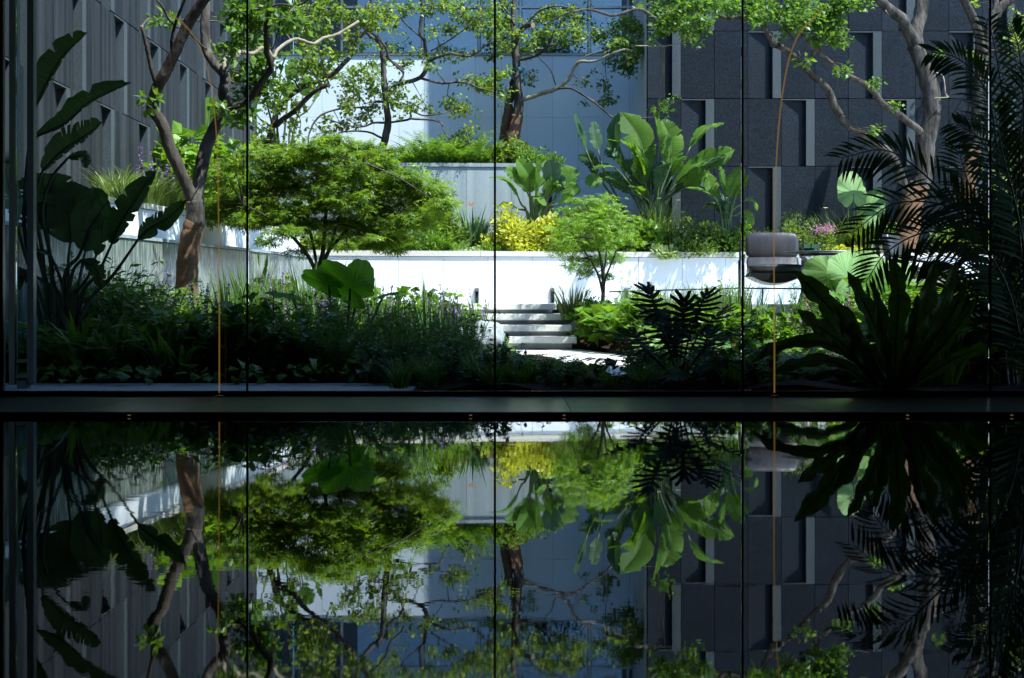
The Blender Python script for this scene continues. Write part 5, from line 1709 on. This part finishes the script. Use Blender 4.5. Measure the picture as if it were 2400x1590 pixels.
for lab, px, d, rx, rz, n, sz, mt, tp in (
        ('leafy green shrub between the banana clumps above the small maple', 1370, 19.2, 70, 130, 2200, 0.075, 'leaf_deep', LEAF),
        ('fine ferny shrub at the foot of the tallest banana clump', 1530, 19.2, 60, 105, 2600, 0.06, 'leaf_fern', LEAFN),
        ('pale leafy shrub at the coping beneath the smaller banana clump', 1725, 18.85, 46, 70, 1300, 0.07, 'leaf_fern', LEAFW),
        ('dense ferny shrub between the streaked wall and the yellow shrub', 1120, 19.15, 60, 95, 2400, 0.06, 'leaf_fern', LEAFN),
        ('mid-green shrub left of the grey-green bird of paradise', 1055, 18.9, 50, 120, 2200, 0.06, 'leaf_tree', LEAF),
        ('light green shrub above the chair beside the amber line', 1765, 19.1, 46, 60, 1600, 0.055, 'leaf_tree', LEAFN),
        ('low ferny shrub on the coping left of the yellow shrub', 1150, 18.6, 40, 34, 900, 0.05, 'leaf_fern', LEAFN),
        ('bushy shrub behind the astilbe right of the chair', 1925, 19.5, 56, 95, 2600, 0.055, 'leaf_tree', LEAFN),
        ('bushy shrub behind the yellow groundcover', 2030, 19.6, 56, 85, 2200, 0.06, 'leaf_tree', LEAF)):
    shrub('bed_shrub', lab, px, d, ZB, rx, rz, n, sz, M[mt], tp)
for lab, px, d, rx, rz, n, sz, mt, tp in (
        ('feathery shrub left of the sword ferns on the upper bed', 940, 20.0, 60, 62, 2000, 0.06, 'leaf_fern', LEAFN),
        ('leafy shrub in front of the wrapped trunks on the coping', 1160, 19.9, 44, 66, 1600, 0.055, 'leaf_tree', LEAF),
        ('trailing shrub over the right end of the grey coping', 1245, 19.75, 50, 52, 1600, 0.055, 'leaf_fern', LEAFN),
        ('upright bush behind the sword ferns against the blue-shaded wall', 1120, 20.9, 50, 84, 1500, 0.06, 'leaf_tree', LEAF),
        ('tangled bush behind the maple crown on the upper bed', 830, 20.0, 70, 70, 2200, 0.06, 'leaf_fern', LEAFN),
        ('broad leafy bush left of the leaning tree on the upper bed', 590, 20.2, 60, 90, 2200, 0.075, 'leaf_tree', LEAF)):
    shrub('upper_bed_shrub', lab, px, d, 1.835, rx, rz, n, sz, M[mt], tp)

# upper bed, in front of the white wall
ZU = 1.835
sow('fern_sun', 'sword_fern', 'bright sword fern on the coping of the grey streaked wall', 'fern', [(965, 19.75, 1.0, ZU), (1010, 19.75, 1.15, ZU), (1050, 19.8, 1.2, ZU), (1090, 19.8, 1.2, ZU), (1125, 19.85, 1.0, ZU), (990, 20.3, 1.1, ZU)], 'sword ferns on the upper bed', 'fronds')
shrub('upper_shrub', 'green shrub around the wrapped twin trunks', 1205, 20.0, ZU, 55, 72, 2200, 0.055, M['leaf_tree'])
shrub('upper_shrub', 'low spreading shrub at the right end of the upper bed', 1275, 20.0, ZU, 55, 48, 1800, 0.055, M['leaf_deep'], LEAFN)
shrub('upper_shrub', 'loose bushy shrub against the blue-shaded wall', 1060, 21.3, ZU, 60, 110, 1500, 0.06, M['leaf_deep'])
shrub('upper_shrub', 'pale green bushy shrub in the upper bed below the slender tree', 850, 20.6, ZU, 90, 55, 2600, 0.06, M['leaf_tree'])
shrub('upper_shrub', 'variegated croton-like shrub beside the leaning tree base', 660, 20.2, ZU, 80, 60, 2400, 0.07, M['leaf_ivy'])
shrub('upper_shrub', 'yellow-green shrub at the left of the upper bed', 760, 20.3, ZU, 70, 60, 2000, 0.06, M['leaf_yellow'])

# left planter bed, beneath the left building
ZLb = 0.86
K['fountain'] = [grass_mesh(170, 0.55, 0.008, 0.4, 0.9, 0.12, 6).mesh('blades', M['leaf_grass']) for _ in range(2)]
sow('fountain', 'fountain_grass', 'yellow-green fountain grass on the left planter wall', 'grass', [(268, 12.6, 0.75, ZLb), (310, 13.0, 0.8, ZLb), (350, 13.5, 0.9, ZLb), (385, 14.0, 0.9, ZLb), (335, 13.9, 0.8, ZLb), (410, 14.6, 0.9, ZLb), (290, 12.2, 0.6, ZLb)], 'fountain grass on the left planter', 'blades')
sow('leafy_sun', 'planter_perennial', 'bright leafy shrub behind the forked tree trunk', 'shrub', [(420, 15.6, 2.4, ZLb), (460, 16.0, 2.2, ZLb), (440, 15.2, 1.8, ZLb), (490, 16.4, 2.0, ZLb), (520, 17.0, 2.0, ZLb), (400, 15.0, 1.6, ZLb), (545, 17.4, 1.8, ZLb)], 'leafy shrubs behind the forked tree')
shrub('bushy_shrub', 'bright green bushy shrub between the limbs of the forked tree', 432, 16.2, ZLb, 60, 190, 2600, 0.075, M['leaf_tree'])
shrub('bushy_shrub', 'yellow-green bushy shrub right of the forked tree fork', 520, 17.4, ZLb, 70, 150, 3000, 0.075, M['leaf_tree'])
shrub('bushy_shrub', 'low sunlit shrub along the left planter wall', 400, 14.2, ZLb, 44, 46, 1200, 0.06, M['leaf_yellow'])
shrub('bushy_shrub', 'wide pale shrub behind the maple at left', 600, 18.9, ZLb - 0.2, 80, 130, 3200, 0.075, M['leaf_tree'])
sow('violet', 'violet_flowers', 'violet flowers above the left planter wall', 'flower', [(335, 13.6, 0.75, ZLb), (372, 14.0, 0.75, ZLb), (398, 14.2, 0.7, ZLb)], 'violet flowers on the left planter')


# ---- elephant ears ----------------------------------------------------------
def ear_mesh(R, ruffle=0.04, cup=0.12):
    mb = MB()
    nth, nr = 40, 5
    V = [(0, 0, 0)]
    for k in range(1, nr + 1):
        f = k / nr
        for i in range(nth):
            th = 2 * math.pi * i / nth
            # heart: long tip at +y, notch at -y
            r = 0.62 + 0.38 * max(0, math.cos(th - math.pi / 2)) ** 3
            r *= 1 - 0.62 * max(0, -math.sin(th)) ** 14
            r *= 1 + 0.025 * math.cos(th * 14) * f
            z = -cup * f ** 2 * R + ruffle * R * math.sin(th * 7) * f ** 2 + 0.02 * R * math.cos(th * 14) * f
            V.append((R * r * f * math.cos(th) * 0.95, R * r * f * math.sin(th), z))
    T = []
    for i in range(nth):
        T.append((0, 1 + i, 1 + (i + 1) % nth))
    for k in range(nr - 1):
        for i in range(nth):
            a, b = 1 + k * nth + i, 1 + k * nth + (i + 1) % nth
            T += [(a, a + nth, b + nth), (a, b + nth, b)]
    A = [0] + [abs(((i / nth * 4 * math.pi) % 6.283) - 3.14) * 0.55 + k * 0.05 for k in range(nr) for i in range(nth)]
    return mb.add(V, T, A)


def ear_plant(name, label, d, base, zb, leaves, mat):
    """leaves: (px, py, radius px, yaw, pitch, roll, depth offset)"""
    b0 = P(base, 0, d)
    b0[2] = zb
    t = thing(name, label, 'plant', b0)
    for lf_ in leaves:
        (px, py, r, yaw, pitch, roll, do), xs_c = lf_[:7], (lf_[7] if len(lf_) > 7 else 1.0)
        c = P(px, py, d + do) - b0
        o = ear_mesh(r / S(d)).build('leaf', mat, t, True)
        o.location = c
        o.scale = (xs_c, 1, 1)
        o.rotation_euler = (math.radians(pitch), math.radians(roll), math.radians(yaw))
        MB().tube(smooth_path([(rng.normal() * 0.03, 0, 0), c * (0.7, 0.7, 0.6), c], 5), np.linspace(0.016, 0.009, 11), 6).build('petiole', M['stem'], t, True)
    return t


ear_plant('elephant_ear', 'large backlit elephant ear plant in front of the maple stems', 10.9, 800, -0.5, [
    (840, 664, 66, 8, 70, 10, 0.1), (822, 676, 106, -5, 78, -54, -0.05, 0.6), (770, 668, 84, -5, 74, -68, 0.0, 0.5), (680, 690, 60, 100, 10, -8, 0.2), (640, 735, 56, 120, 8, 5, -0.2), (900, 690, 52, -80, 14, 0, 0.1)], M['leaf_ear'])
ear_plant('elephant_ear', 'pale elephant ear plant in the sun right of the round table column', 13.9, 2000, -0.3, [
    (1985, 648, 96, 8, 58, 62, 0), (2045, 652, 92, -8, 60, -40, 0.1), (2090, 650, 66, -10, 66, 60, 0.2), (1945, 640, 70, 10, 52, -72, 0.1)], M['leaf_earpale'])
ear_plant('elephant_ear', 'bright green elephant ear leaves low behind the bird nest fern', 12.6, 2040, -0.4, [
    (2060, 665, 40, 0, 70, 0, 0), (2020, 690, 36, 40, 50, 10, 0.1), (2105, 690, 36, -30, 60, 0, 0), (1975, 700, 30, 60, 40, 0, 0)], M['leaf_ear'])
ear_plant('elephant_ear', 'silvery elephant ear leaves in the middle bed left of the palm', 19.4, 2010, ZB, [
    (2000, 455, 62, 10, 72, 0, 0), (2040, 490, 56, -30, 62, 0, 0.1), (2065, 470, 36, 20, 70, 0, 0.2), (2040, 520, 34, -20, 60, 0, -0.1)], M['leaf_earpale'])
ear_plant('elephant_ear', 'elephant ear leaves in half light under the banana plant at far left', 11.6, 140, -0.5, [
    (110, 690, 52, 60, 40, 0, 0), (170, 640, 46, -20, 60, 0, 0.2), (60, 650, 48, 30, 50, 0, 0.3), (215, 700, 40, -50, 40, 0, 0)], M['leaf_ear'])


# ---- bird's nest fern, black lobed plant, palm -------------------------------
def strap_leaf(q, wid, nor, wave=0.18):
    n = 30
    q = smooth_path(q, 10)
    tt, t = np.linspace(0, 1, len(q)), np.linspace(0, 1, n)
    m = np.stack([np.interp(t, tt, q[:, k]) for k in range(3)], 1)
    tan = nrm(np.gradient(m, axis=0))
    side = nrm(np.cross(tan, nor))
    up = np.cross(side, tan)
    prof = np.interp(t, [0, 0.25, 0.6, 0.85, 0.96, 1], [0.40, 0.85, 1.0, 0.70, 0.30, 0.03])
    V, T = [], []
    ph = rng.uniform(0, 6)
    for i in range(n):
        w = wid * prof[i] / 2
        wa, wb = 1 + wave * math.sin(t[i] * 26 + ph) + rng.normal() * 0.10, 1 + wave * math.sin(t[i] * 23 + ph + 2) + rng.normal() * 0.10
        z1, z2 = 0.25 + 0.35 * math.sin(t[i] * 26 + ph + 1), 0.25 + 0.35 * math.sin(t[i] * 23 + ph + 3.3)
        V += [m[i] - side[i] * w * wa + up[i] * w * z1, m[i] - side[i] * w * 0.5 + up[i] * w * 0.1, m[i], m[i] + side[i] * w * 0.5 + up[i] * w * 0.1, m[i] + side[i] * w * wb + up[i] * w * z2]
    for i in range(n - 1):
        for c in range(4):
            a = i * 5 + c
            T += [(a, a + 1, a + 6), (a, a + 6, a + 5)]
    return MB().add(V, T, np.repeat(t, 5) + np.tile((0.05, 0.02, 0, 0.02, 0.05), n)), m


dn = 8.78
nb = P(2095, 0, dn)
nb[2] = -0.565
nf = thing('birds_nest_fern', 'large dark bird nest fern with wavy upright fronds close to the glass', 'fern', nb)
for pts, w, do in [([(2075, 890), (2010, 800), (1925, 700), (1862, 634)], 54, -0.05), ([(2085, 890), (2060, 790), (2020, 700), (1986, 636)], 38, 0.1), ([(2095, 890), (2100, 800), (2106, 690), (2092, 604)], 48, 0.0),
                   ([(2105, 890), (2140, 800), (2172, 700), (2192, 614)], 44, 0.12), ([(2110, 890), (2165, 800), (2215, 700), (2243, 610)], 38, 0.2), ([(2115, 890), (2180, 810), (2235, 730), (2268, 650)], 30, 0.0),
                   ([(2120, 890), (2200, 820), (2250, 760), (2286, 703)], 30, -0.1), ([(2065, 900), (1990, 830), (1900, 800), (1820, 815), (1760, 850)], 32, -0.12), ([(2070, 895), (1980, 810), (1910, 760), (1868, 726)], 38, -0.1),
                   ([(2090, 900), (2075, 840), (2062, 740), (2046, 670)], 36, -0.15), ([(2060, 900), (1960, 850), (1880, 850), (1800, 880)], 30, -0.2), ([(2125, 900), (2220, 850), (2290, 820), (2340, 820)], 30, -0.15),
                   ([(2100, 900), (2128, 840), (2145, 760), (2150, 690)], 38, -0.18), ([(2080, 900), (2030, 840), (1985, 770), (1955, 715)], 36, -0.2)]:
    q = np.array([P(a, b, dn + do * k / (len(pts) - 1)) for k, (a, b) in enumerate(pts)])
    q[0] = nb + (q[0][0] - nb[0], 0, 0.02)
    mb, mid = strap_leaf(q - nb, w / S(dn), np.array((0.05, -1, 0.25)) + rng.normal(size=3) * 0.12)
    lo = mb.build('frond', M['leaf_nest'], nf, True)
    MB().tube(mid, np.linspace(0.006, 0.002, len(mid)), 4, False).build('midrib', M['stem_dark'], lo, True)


def lobed_leaf(L):
    """deeply cut leaf, base at origin, along y"""
    mb = MB()
    n = 8
    for sg in (-1, 1):
        for i in range(n):
            f = i / (n - 1)
            y0 = L * (0.05 + 0.85 * f)
            ll = L * (0.52 * math.sin(math.pi * (0.25 + 0.62 * (1 - f))) + 0.05) * rng.uniform(0.85, 1.1)
            a = math.radians(25 + 95 * (1 - f))
            dr = np.array((sg * math.sin(a), math.cos(a), -0.15 + rng.normal() * 0.06))
            pr = np.array((-dr[1] * sg, dr[0] * sg, 0)) * sg
            w = L * 0.066
            c = np.array((0, y0, 0))
            V = [c - pr * w * 0.9, c + pr * w * 0.9, c + dr * ll * 0.5 - pr * w * 0.75, c + dr * ll * 0.5 + pr * w * 0.75, c + dr * ll * 0.85 - pr * w * 0.5 + pr * w * 0.4, c + dr * ll * 0.8 + pr * w * 1.1, c + dr * ll + (0, 0, -0.03 * L)]
            mb.add(V, [(0, 1, 3), (0, 3, 2), (2, 3, 5), (2, 5, 4), (4, 5, 6)])
    mb.add([(-0.05 * L, 0, 0), (0.05 * L, 0, 0), (0.03 * L, L * 0.6, 0.01), (-0.03 * L, L * 0.6, 0.01), (0, L * 1.12, -0.03 * L)], [(0, 1, 2), (0, 2, 3), (3, 2, 4)])
    return mb


dp = 9.25
pb = P(1590, 0, dp)
pb[2] = -0.56
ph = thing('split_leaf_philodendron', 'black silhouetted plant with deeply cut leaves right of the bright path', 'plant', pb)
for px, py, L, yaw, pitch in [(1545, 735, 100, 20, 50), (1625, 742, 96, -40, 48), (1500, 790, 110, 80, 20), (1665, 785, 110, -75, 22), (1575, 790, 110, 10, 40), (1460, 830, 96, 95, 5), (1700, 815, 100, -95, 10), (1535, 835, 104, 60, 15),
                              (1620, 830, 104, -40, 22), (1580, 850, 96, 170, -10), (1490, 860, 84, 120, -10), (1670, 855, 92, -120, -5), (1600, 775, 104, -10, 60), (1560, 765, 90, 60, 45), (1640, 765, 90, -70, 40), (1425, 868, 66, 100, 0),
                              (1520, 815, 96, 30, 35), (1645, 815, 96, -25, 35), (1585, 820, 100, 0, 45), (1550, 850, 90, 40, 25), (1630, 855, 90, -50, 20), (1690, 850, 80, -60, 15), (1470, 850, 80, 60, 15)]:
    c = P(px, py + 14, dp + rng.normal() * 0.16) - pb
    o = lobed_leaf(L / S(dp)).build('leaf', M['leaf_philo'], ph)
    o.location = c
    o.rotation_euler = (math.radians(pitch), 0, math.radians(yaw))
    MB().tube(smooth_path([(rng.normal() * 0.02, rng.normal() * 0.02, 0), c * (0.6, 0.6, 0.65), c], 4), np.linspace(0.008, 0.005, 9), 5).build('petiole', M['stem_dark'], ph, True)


def frond(parent, q, ll, mat, n=34, droop=0.5, upk=0.35):
    q = smooth_path(q, 8)
    tt, t = np.linspace(0, 1, len(q)), np.linspace(0.12, 1, n)
    m = np.stack([np.interp(t, tt, q[:, k]) for k in range(3)], 1)
    tan = nrm(np.gradient(m, axis=0))
    side = nrm(np.cross(tan, (0.05, -0.9, 0.5)))
    mb = MB()
    prof = np.interp(t, [0.1, 0.35, 0.75, 1], [0.55, 1.0, 0.85, 0.45])
    for sg in (-1, 1):
        L = ll * prof * rng.uniform(0.9, 1.1, n)
        dr = nrm(sg * side * 0.85 + tan * 0.75 + rng.normal(size=(n, 3)) * 0.07)
        w = 0.011
        for i in range(n):
            s2 = nrm(np.cross(dr[i], (0, -0.8, 0.6)))
            p0 = m[i]
            p1 = p0 + dr[i] * L[i] * 0.35 + (0, 0, -droop * 0.06 * L[i])
            p2 = p0 + dr[i] * L[i] * 0.72 + (0, 0, -droop * 0.24 * L[i])
            p3 = p0 + dr[i] * L[i] + (0, 0, -droop * 0.5 * L[i])
            V = [p0, p1 - s2 * w, p1 + s2 * w, p2 - s2 * w * 0.8, p2 + s2 * w * 0.8, p3]
            mb.add(V, [(0, 2, 1), (1, 2, 4), (1, 4, 3), (3, 4, 5)])
    o = mb.build('leaflets', mat, parent)
    MB().tube(q, np.linspace(0.011, 0.003, len(q)), 5, False).build('frond_stalk', M['stem_dark'], o, True)


def palm(name, label, d, base, fronds, zb):
    b0 = P(base, 0, d)
    b0[2] = zb
    t = thing(name, label, 'palm', b0)
    for pts, lp, do in fronds:
        q = np.array([P(a, b, d + do * k / (len(pts) - 1)) for k, (a, b) in enumerate(pts)])
        q = np.vstack([b0 + rng.normal(size=3) * (0.05, 0.05, 0), q])
        frond(t, q - b0, lp / S(d), M['leaf_palm'])
    return t


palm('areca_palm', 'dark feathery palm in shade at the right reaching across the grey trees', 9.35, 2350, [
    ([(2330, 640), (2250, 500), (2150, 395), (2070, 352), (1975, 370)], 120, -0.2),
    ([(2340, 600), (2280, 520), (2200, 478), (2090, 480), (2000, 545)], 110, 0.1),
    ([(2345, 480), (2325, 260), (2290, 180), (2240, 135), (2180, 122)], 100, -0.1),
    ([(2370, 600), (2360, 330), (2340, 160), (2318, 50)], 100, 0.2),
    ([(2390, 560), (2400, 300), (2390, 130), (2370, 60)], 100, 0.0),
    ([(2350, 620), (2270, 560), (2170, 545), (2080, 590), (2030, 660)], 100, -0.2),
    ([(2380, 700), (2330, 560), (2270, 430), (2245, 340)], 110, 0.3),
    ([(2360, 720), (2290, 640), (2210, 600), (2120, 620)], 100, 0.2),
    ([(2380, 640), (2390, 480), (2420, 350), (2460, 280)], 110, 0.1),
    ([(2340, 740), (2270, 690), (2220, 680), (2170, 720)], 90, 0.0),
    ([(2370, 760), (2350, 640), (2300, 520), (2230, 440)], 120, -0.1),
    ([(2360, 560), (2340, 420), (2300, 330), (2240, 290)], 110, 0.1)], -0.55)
palm('areca_palm', 'second dark palm clump filling the right edge below', 9.1, 2420, [
    ([(2400, 760), (2370, 620), (2340, 520), (2310, 470)], 120, 0.1),
    ([(2410, 720), (2390, 560), (2380, 420), (2400, 330)], 120, 0.1),
    ([(2400, 800), (2350, 720), (2300, 680), (2240, 690)], 110, 0.2),
    ([(2400, 820), (2340, 780), (2280, 770), (2220, 800)], 100, 0.1),
    ([(2410, 640), (2380, 480), (2350, 360), (2330, 250)], 120, -0.1),
    ([(2400, 600), (2390, 400), (2400, 240), (2430, 160)], 110, 0.0),
    ([(2400, 840), (2370, 700), (2320, 600), (2250, 560)], 120, -0.1)], -0.55)

# ground litter and moss as one mass
gm = MB()
n = 9000
xs_, ds_ = rng.uniform(-3.6, 5.5, n), rng.uniform(9.4, 17.2, n)
keep = ~((xs_ > 0.0 - 0.5 * (ds_ > 14)) & (xs_ < 1.15) & (ds_ > 9.95) & (ds_ < 16.6)) & (ds_ < 17.0)
xs_, ds_ = xs_[keep], ds_[keep]
pos = np.stack([xs_, ds_, np.array([gz(a, b) for a, b in zip(xs_, ds_)]) + rng.uniform(0, 0.09, len(xs_))], 1)
gm.inst(LEAFW[0], LEAFW[1], pos, rng.normal(size=(len(pos), 3)) * (1, 1, 0.3), rng.normal(size=(len(pos), 3)) * 0.5 + (0, 0, 1), rng.uniform(0.05, 0.11, len(pos)))
tag(gm.build('ground_cover', M['leaf_shade']), 'low leafy ground cover over the soil of the front beds', 'ground cover', kind='stuff')

# ------------------------------------------------------------------ furniture and small things
def cushion(w, h, dep, k=5.0, n=12):
    """soft rounded box: a grid cube pulled to a superellipsoid, crowned in the middle"""
    mb = MB()
    g = np.linspace(-1, 1, n)
    for ax in range(3):
        for sg in (-1, 1):
            V = []
            for a_ in g:
                for b_ in g:
                    p = np.zeros(3)
                    p[ax], p[(ax + 1) % 3], p[(ax + 2) % 3] = sg, a_, b_
                    p = p / (np.abs(p) ** k).sum() ** (1 / k)
                    p[1] *= 1 + 0.16 * math.cos(p[0] * 1.45) * math.cos(p[2] * 1.45) + 0.03 * math.sin(p[0] * 9)
                    V.append(p * (w / 2, dep / 2, h / 2))
            T = []
            for i in range(n - 1):
                for j in range(n - 1):
                    q = i * n + j
                    T += [(q, q + n, q + n + 1), (q, q + n + 1, q + 1)] if sg > 0 else [(q, q + n + 1, q + n), (q, q + 1, q + n + 1)]
            mb.add(V, T)
    return mb


def lounge_chair(label, loc, rz):
    t = thing('lounge_chair', label, 'chair', loc, rz)
    # local frame: x right, y back, z up
    o = cushion(0.60, 0.31, 0.13).build('backrest', M['leather'], t, True)
    o.location = (0, 0.36, 0.665)
    o.rotation_euler = (math.radians(-12), 0, 0)
    o = cushion(0.585, 0.24, 0.10).build('lumbar_cushion', M['leather'], t, True)
    o.location = (0.0, 0.27, 0.455)
    o.rotation_euler = (math.radians(-46), 0, 0)
    o = cushion(0.62, 0.44, 0.11).build('seat', M['leather'], t, True)
    o.location = (0, -0.08, 0.372)
    o.rotation_euler = (math.radians(-96), 0, 0)
    sling = MB()
    xs = np.linspace(-0.31, 0.31, 13)
    V, T = [], []
    for x in xs:
        z = 0.33 - 0.10 * (1 - (x / 0.31) ** 2)
        V += [(x, -0.30, z), (x, 0.30, z - 0.02), (x, 0.30, z - 0.008), (x, -0.30, z + 0.012)]
    for i in range(12):
        for k in range(4):
            a, b = i * 4 + k, i * 4 + (k + 1) % 4
            T += [(a, b, b + 4), (a, b + 4, a + 4)]
    V += [(-0.31, -0.30, 0.345), (0.31, -0.30, 0.345)]
    for i in range(12):
        T += [(i * 4 + 3, (i + 1) * 4 + 3, len(V) - 1 if i >= 6 else len(V) - 2)]
    T += [(27, len(V) - 1, len(V) - 2)]
    sling.add(V, T).build('sling', M['metal'], t)
    for sx_ in (-1, 1):
        x = sx_ * 0.355
        q = np.array([(sx_ * 0.325, 0.36, 0.56), (sx_ * 0.345, 0.10, 0.50), (sx_ * 0.372, -0.34, 0.425)])
        arm = MB()
        for p0, p1 in zip(q[:-1], q[1:]):
            V = []
            for p_ in (p0, p1):
                V += [p_ + (-0.022, 0, -0.012), p_ + (0.022, 0, -0.012), p_ + (0.022, 0, 0.012), p_ + (-0.022, 0, 0.012)]
            arm.add(V, [(0, 1, 5), (0, 5, 4), (1, 2, 6), (1, 6, 5), (2, 3, 7), (2, 7, 6), (3, 0, 4), (3, 4, 7), (0, 2, 1), (0, 3, 2), (4, 5, 6), (4, 6, 7)])
        arm.build('armrest', M['metal'], t)
        xf = sx_ * 0.372
        bevel(MB().box((xf - 0.022, -0.385, 0.0), (xf + 0.022, -0.341, 0.436)).build('front_leg', M['metal'], t), 0.004)
        bevel(MB().box((x - 0.03, 0.30, 0.0), (x + 0.01, 0.34, 0.50)).build('rear_leg', M['metal'], t), 0.004)
        b = MB().box((x - 0.012, 0.36, 0.35), (x + 0.012, 0.40, 0.80), Matrix.Rotation(math.radians(-5), 4, 'X'))
        b.build('back_post', M['metal'], t)
    MB().box((-0.335, -0.34, 0.30), (0.335, -0.315, 0.33)).build('front_rail', M['metal'], t)
    return t


cl = P(1815, 0, 15.9)
lounge_chair('black leather lounge chair on the terrace beside the round table', (cl[0], 15.9, ZT), math.radians(-6))
c2 = P(2165, 0, 16.2)
lounge_chair('second leather lounge chair turned sideways, half hidden by the palm', (c2[0], 16.2, ZT), math.radians(62))

tp = P(1934, 0, 15.35)
tb_ = thing('round_table', 'round metal table with thin top and single column on the terrace', 'table', (tp[0], 15.35, ZT))
MB().lathe([(0, 0.545), (0.30, 0.545), (0.46, 0.553), (0.462, 0.561), (0.455, 0.566), (0, 0.566)], seg=48).build('table_top', M['steel'], tb_, True)
MB().lathe([(0, 0.52), (0.26, 0.52), (0.28, 0.544), (0, 0.544)], seg=40).build('underframe', M['metal'], tb_)
MB().lathe([(0.022, 0.10), (0.022, 0.52)], (-0.10, 0, 0), 16).build('column', M['steel'], tb_, True)
MB().lathe([(0.0, 0.19), (0.10, 0.18), (0.17, 0.12), (0.20, 0.0), (0, 0)], (-0.10, 0, 0), 32).build('base', M['steel'], tb_, True)
sp_ = P(2140, 0, 15.0)
s2 = thing('side_table', 'small low metal side table in front of the second lounge chair', 'table', (sp_[0], 15.0, ZT))
MB().lathe([(0, 0.36), (0.24, 0.36), (0.25, 0.375), (0, 0.38)], seg=36).build('table_top', M['steel'], s2)
for a in (0.4, 2.5, 4.6):
    MB().tube([(0.05 * math.cos(a), 0.05 * math.sin(a), 0.36), (0.17 * math.cos(a), 0.17 * math.sin(a), 0.0)], 0.014, 8).build('leg', M['steel'], s2, True)

# kerb at the right
wall_run('planter_kerb', 'pale stone kerb of the terrace bed at right behind the nest fern', 'kerb', P(2040, 0, 14.4)[:2], P(2420, 0, 14.2)[:2], -0.35, 0.215, M['tier'], 0.6, 0.06, 0.015)

# rail along the terrace edge
ra = thing('terrace_rail', 'thin dark metal rail on short posts along the terrace edge', 'rail', (P(1430, 0, 17.2)[0], 17.2, -0.4))
q = np.array([P(1428, 684.5, 17.2), P(1580, 680, 16.75), P(1740, 676, 16.1), P(1900, 677, 14.8), P(2040, 678, 14.3)])
o0 = np.array(ra.location)
MB().tube(q - o0, 0.009, 8).build('top_rail', M['metal'], ra, True)
for px in (1495, 1667, 1790, 1880):
    a = np.array([np.interp(px, [1428, 1580, 1740, 1900, 2040], q[:, k]) for k in range(3)]) - o0
    MB().box((a[0] - 0.008, a[1] - 0.008, 0), (a[0] + 0.008, a[1] + 0.008, a[2] - 0.0092)).build('post', M['metal'], ra)

# wall lights on the low wall
uw = (C1 - C0) / np.linalg.norm(C1 - C0)
for px, lab in ((1117, 'small steel wall light low on the white wall left of the steps'), (1294, 'small steel wall light low on the white wall above the right end of the steps'),
                (1467, 'small steel wall light behind the terrace rail near the small maple'), (1636, 'small steel wall light behind the terrace rail nearest the chair')):
    k = (px - CX) / F
    # ray x = k d meets the wall line
    s_ = (k * C0[1] - C0[0]) / (uw[0] - k * uw[1])
    w = C0 + uw * s_
    t = thing('wall_light', lab, 'light', (w[0], w[1] - 0.002, 0.01), math.atan2(uw[1], uw[0]))
    MB().box((-0.026, -0.035, 0.11), (0.026, -0.002, 0.15)).build('head', M['steel'], t)
    fr = MB()
    fr.box((-0.026, -0.03, -0.04), (-0.020, -0.002, 0.1095))
    fr.box((0.020, -0.03, -0.04), (0.026, -0.002, 0.1095))
    fr.build('side_frame', M['steel'], t)
    MB().box((-0.0195, -0.012, -0.04), (0.0195, -0.002, 0.1095)).build('lens', M['black'], t)

# green glass boxes on the coping
for px, lab in ((1886, 'left small green glass box on the coping behind the round table'), (1908, 'right small green glass box on the coping behind the round table')):
    p = P(px, 0, 18.9)
    t = thing('glass_box', lab, 'box', (p[0], p[1] - 0.06, 0.638))
    w = 0.052
    MB().box((-w, -w, 0), (w, w, 0.006)).build('bottom', M['greenbox'], t)
    for a in range(4):
        MB().box((-w, -w - 0.003, 0.007), (w - 0.004, -w + 0.003, 0.11), Matrix.Rotation(a * math.pi / 2, 4, 'Z')).build('pane', M['greenbox'], t)

# boulder
import mathutils.noise as mno
bo = MB()
nu, nv = 22, 14
V, T = [], []
for j in range(nv + 1):
    for i in range(nu):
        th, ph_ = 2 * math.pi * i / nu, math.pi * j / nv
        p = Vector((math.sin(ph_) * math.cos(th), math.sin(ph_) * math.sin(th), math.cos(ph_)))
        r = 1 + 0.28 * mno.noise(p * 1.7) + 0.08 * mno.noise(p * 5)
        V.append((p.x * 0.22 * r, p.y * 0.15 * r, p.z * 0.15 * r + 0.12))
for j in range(nv):
    for i in range(nu):
        a, b = j * nu + i, j * nu + (i + 1) % nu
        T += [(a, b + nu, b), (a, a + nu, b + nu)]
bp_ = P(1130, 0, 12.4)
o = bo.add(V, T).build('boulder', M['boulder'], None, True)
o.location = (bp_[0], 12.4, -0.45)
tag(o, 'pale blue-grey boulder among the plants left of the steps', 'rock')

# teal ribbon tied on the twin-trunk tree
rb = P(1214, 160, 20.75)
t = thing('ribbon', 'teal ribbon tied around the twin-trunk tree', 'ribbon', rb)
MB().lathe([(0.088, -0.03), (0.092, 0.0), (0.088, 0.03)], (-0.01, 0.16, 0), 14).build('loop', M['tape'], t)
MB().add([(0.05, 0.06, 0.03), (0.11, 0.05, 0.0), (0.13, 0.05, -0.18), (0.09, 0.04, -0.22), (0.07, 0.05, -0.1)], [(0, 1, 4), (1, 2, 4), (2, 3, 4)]).build('tail', M['tape'], t)
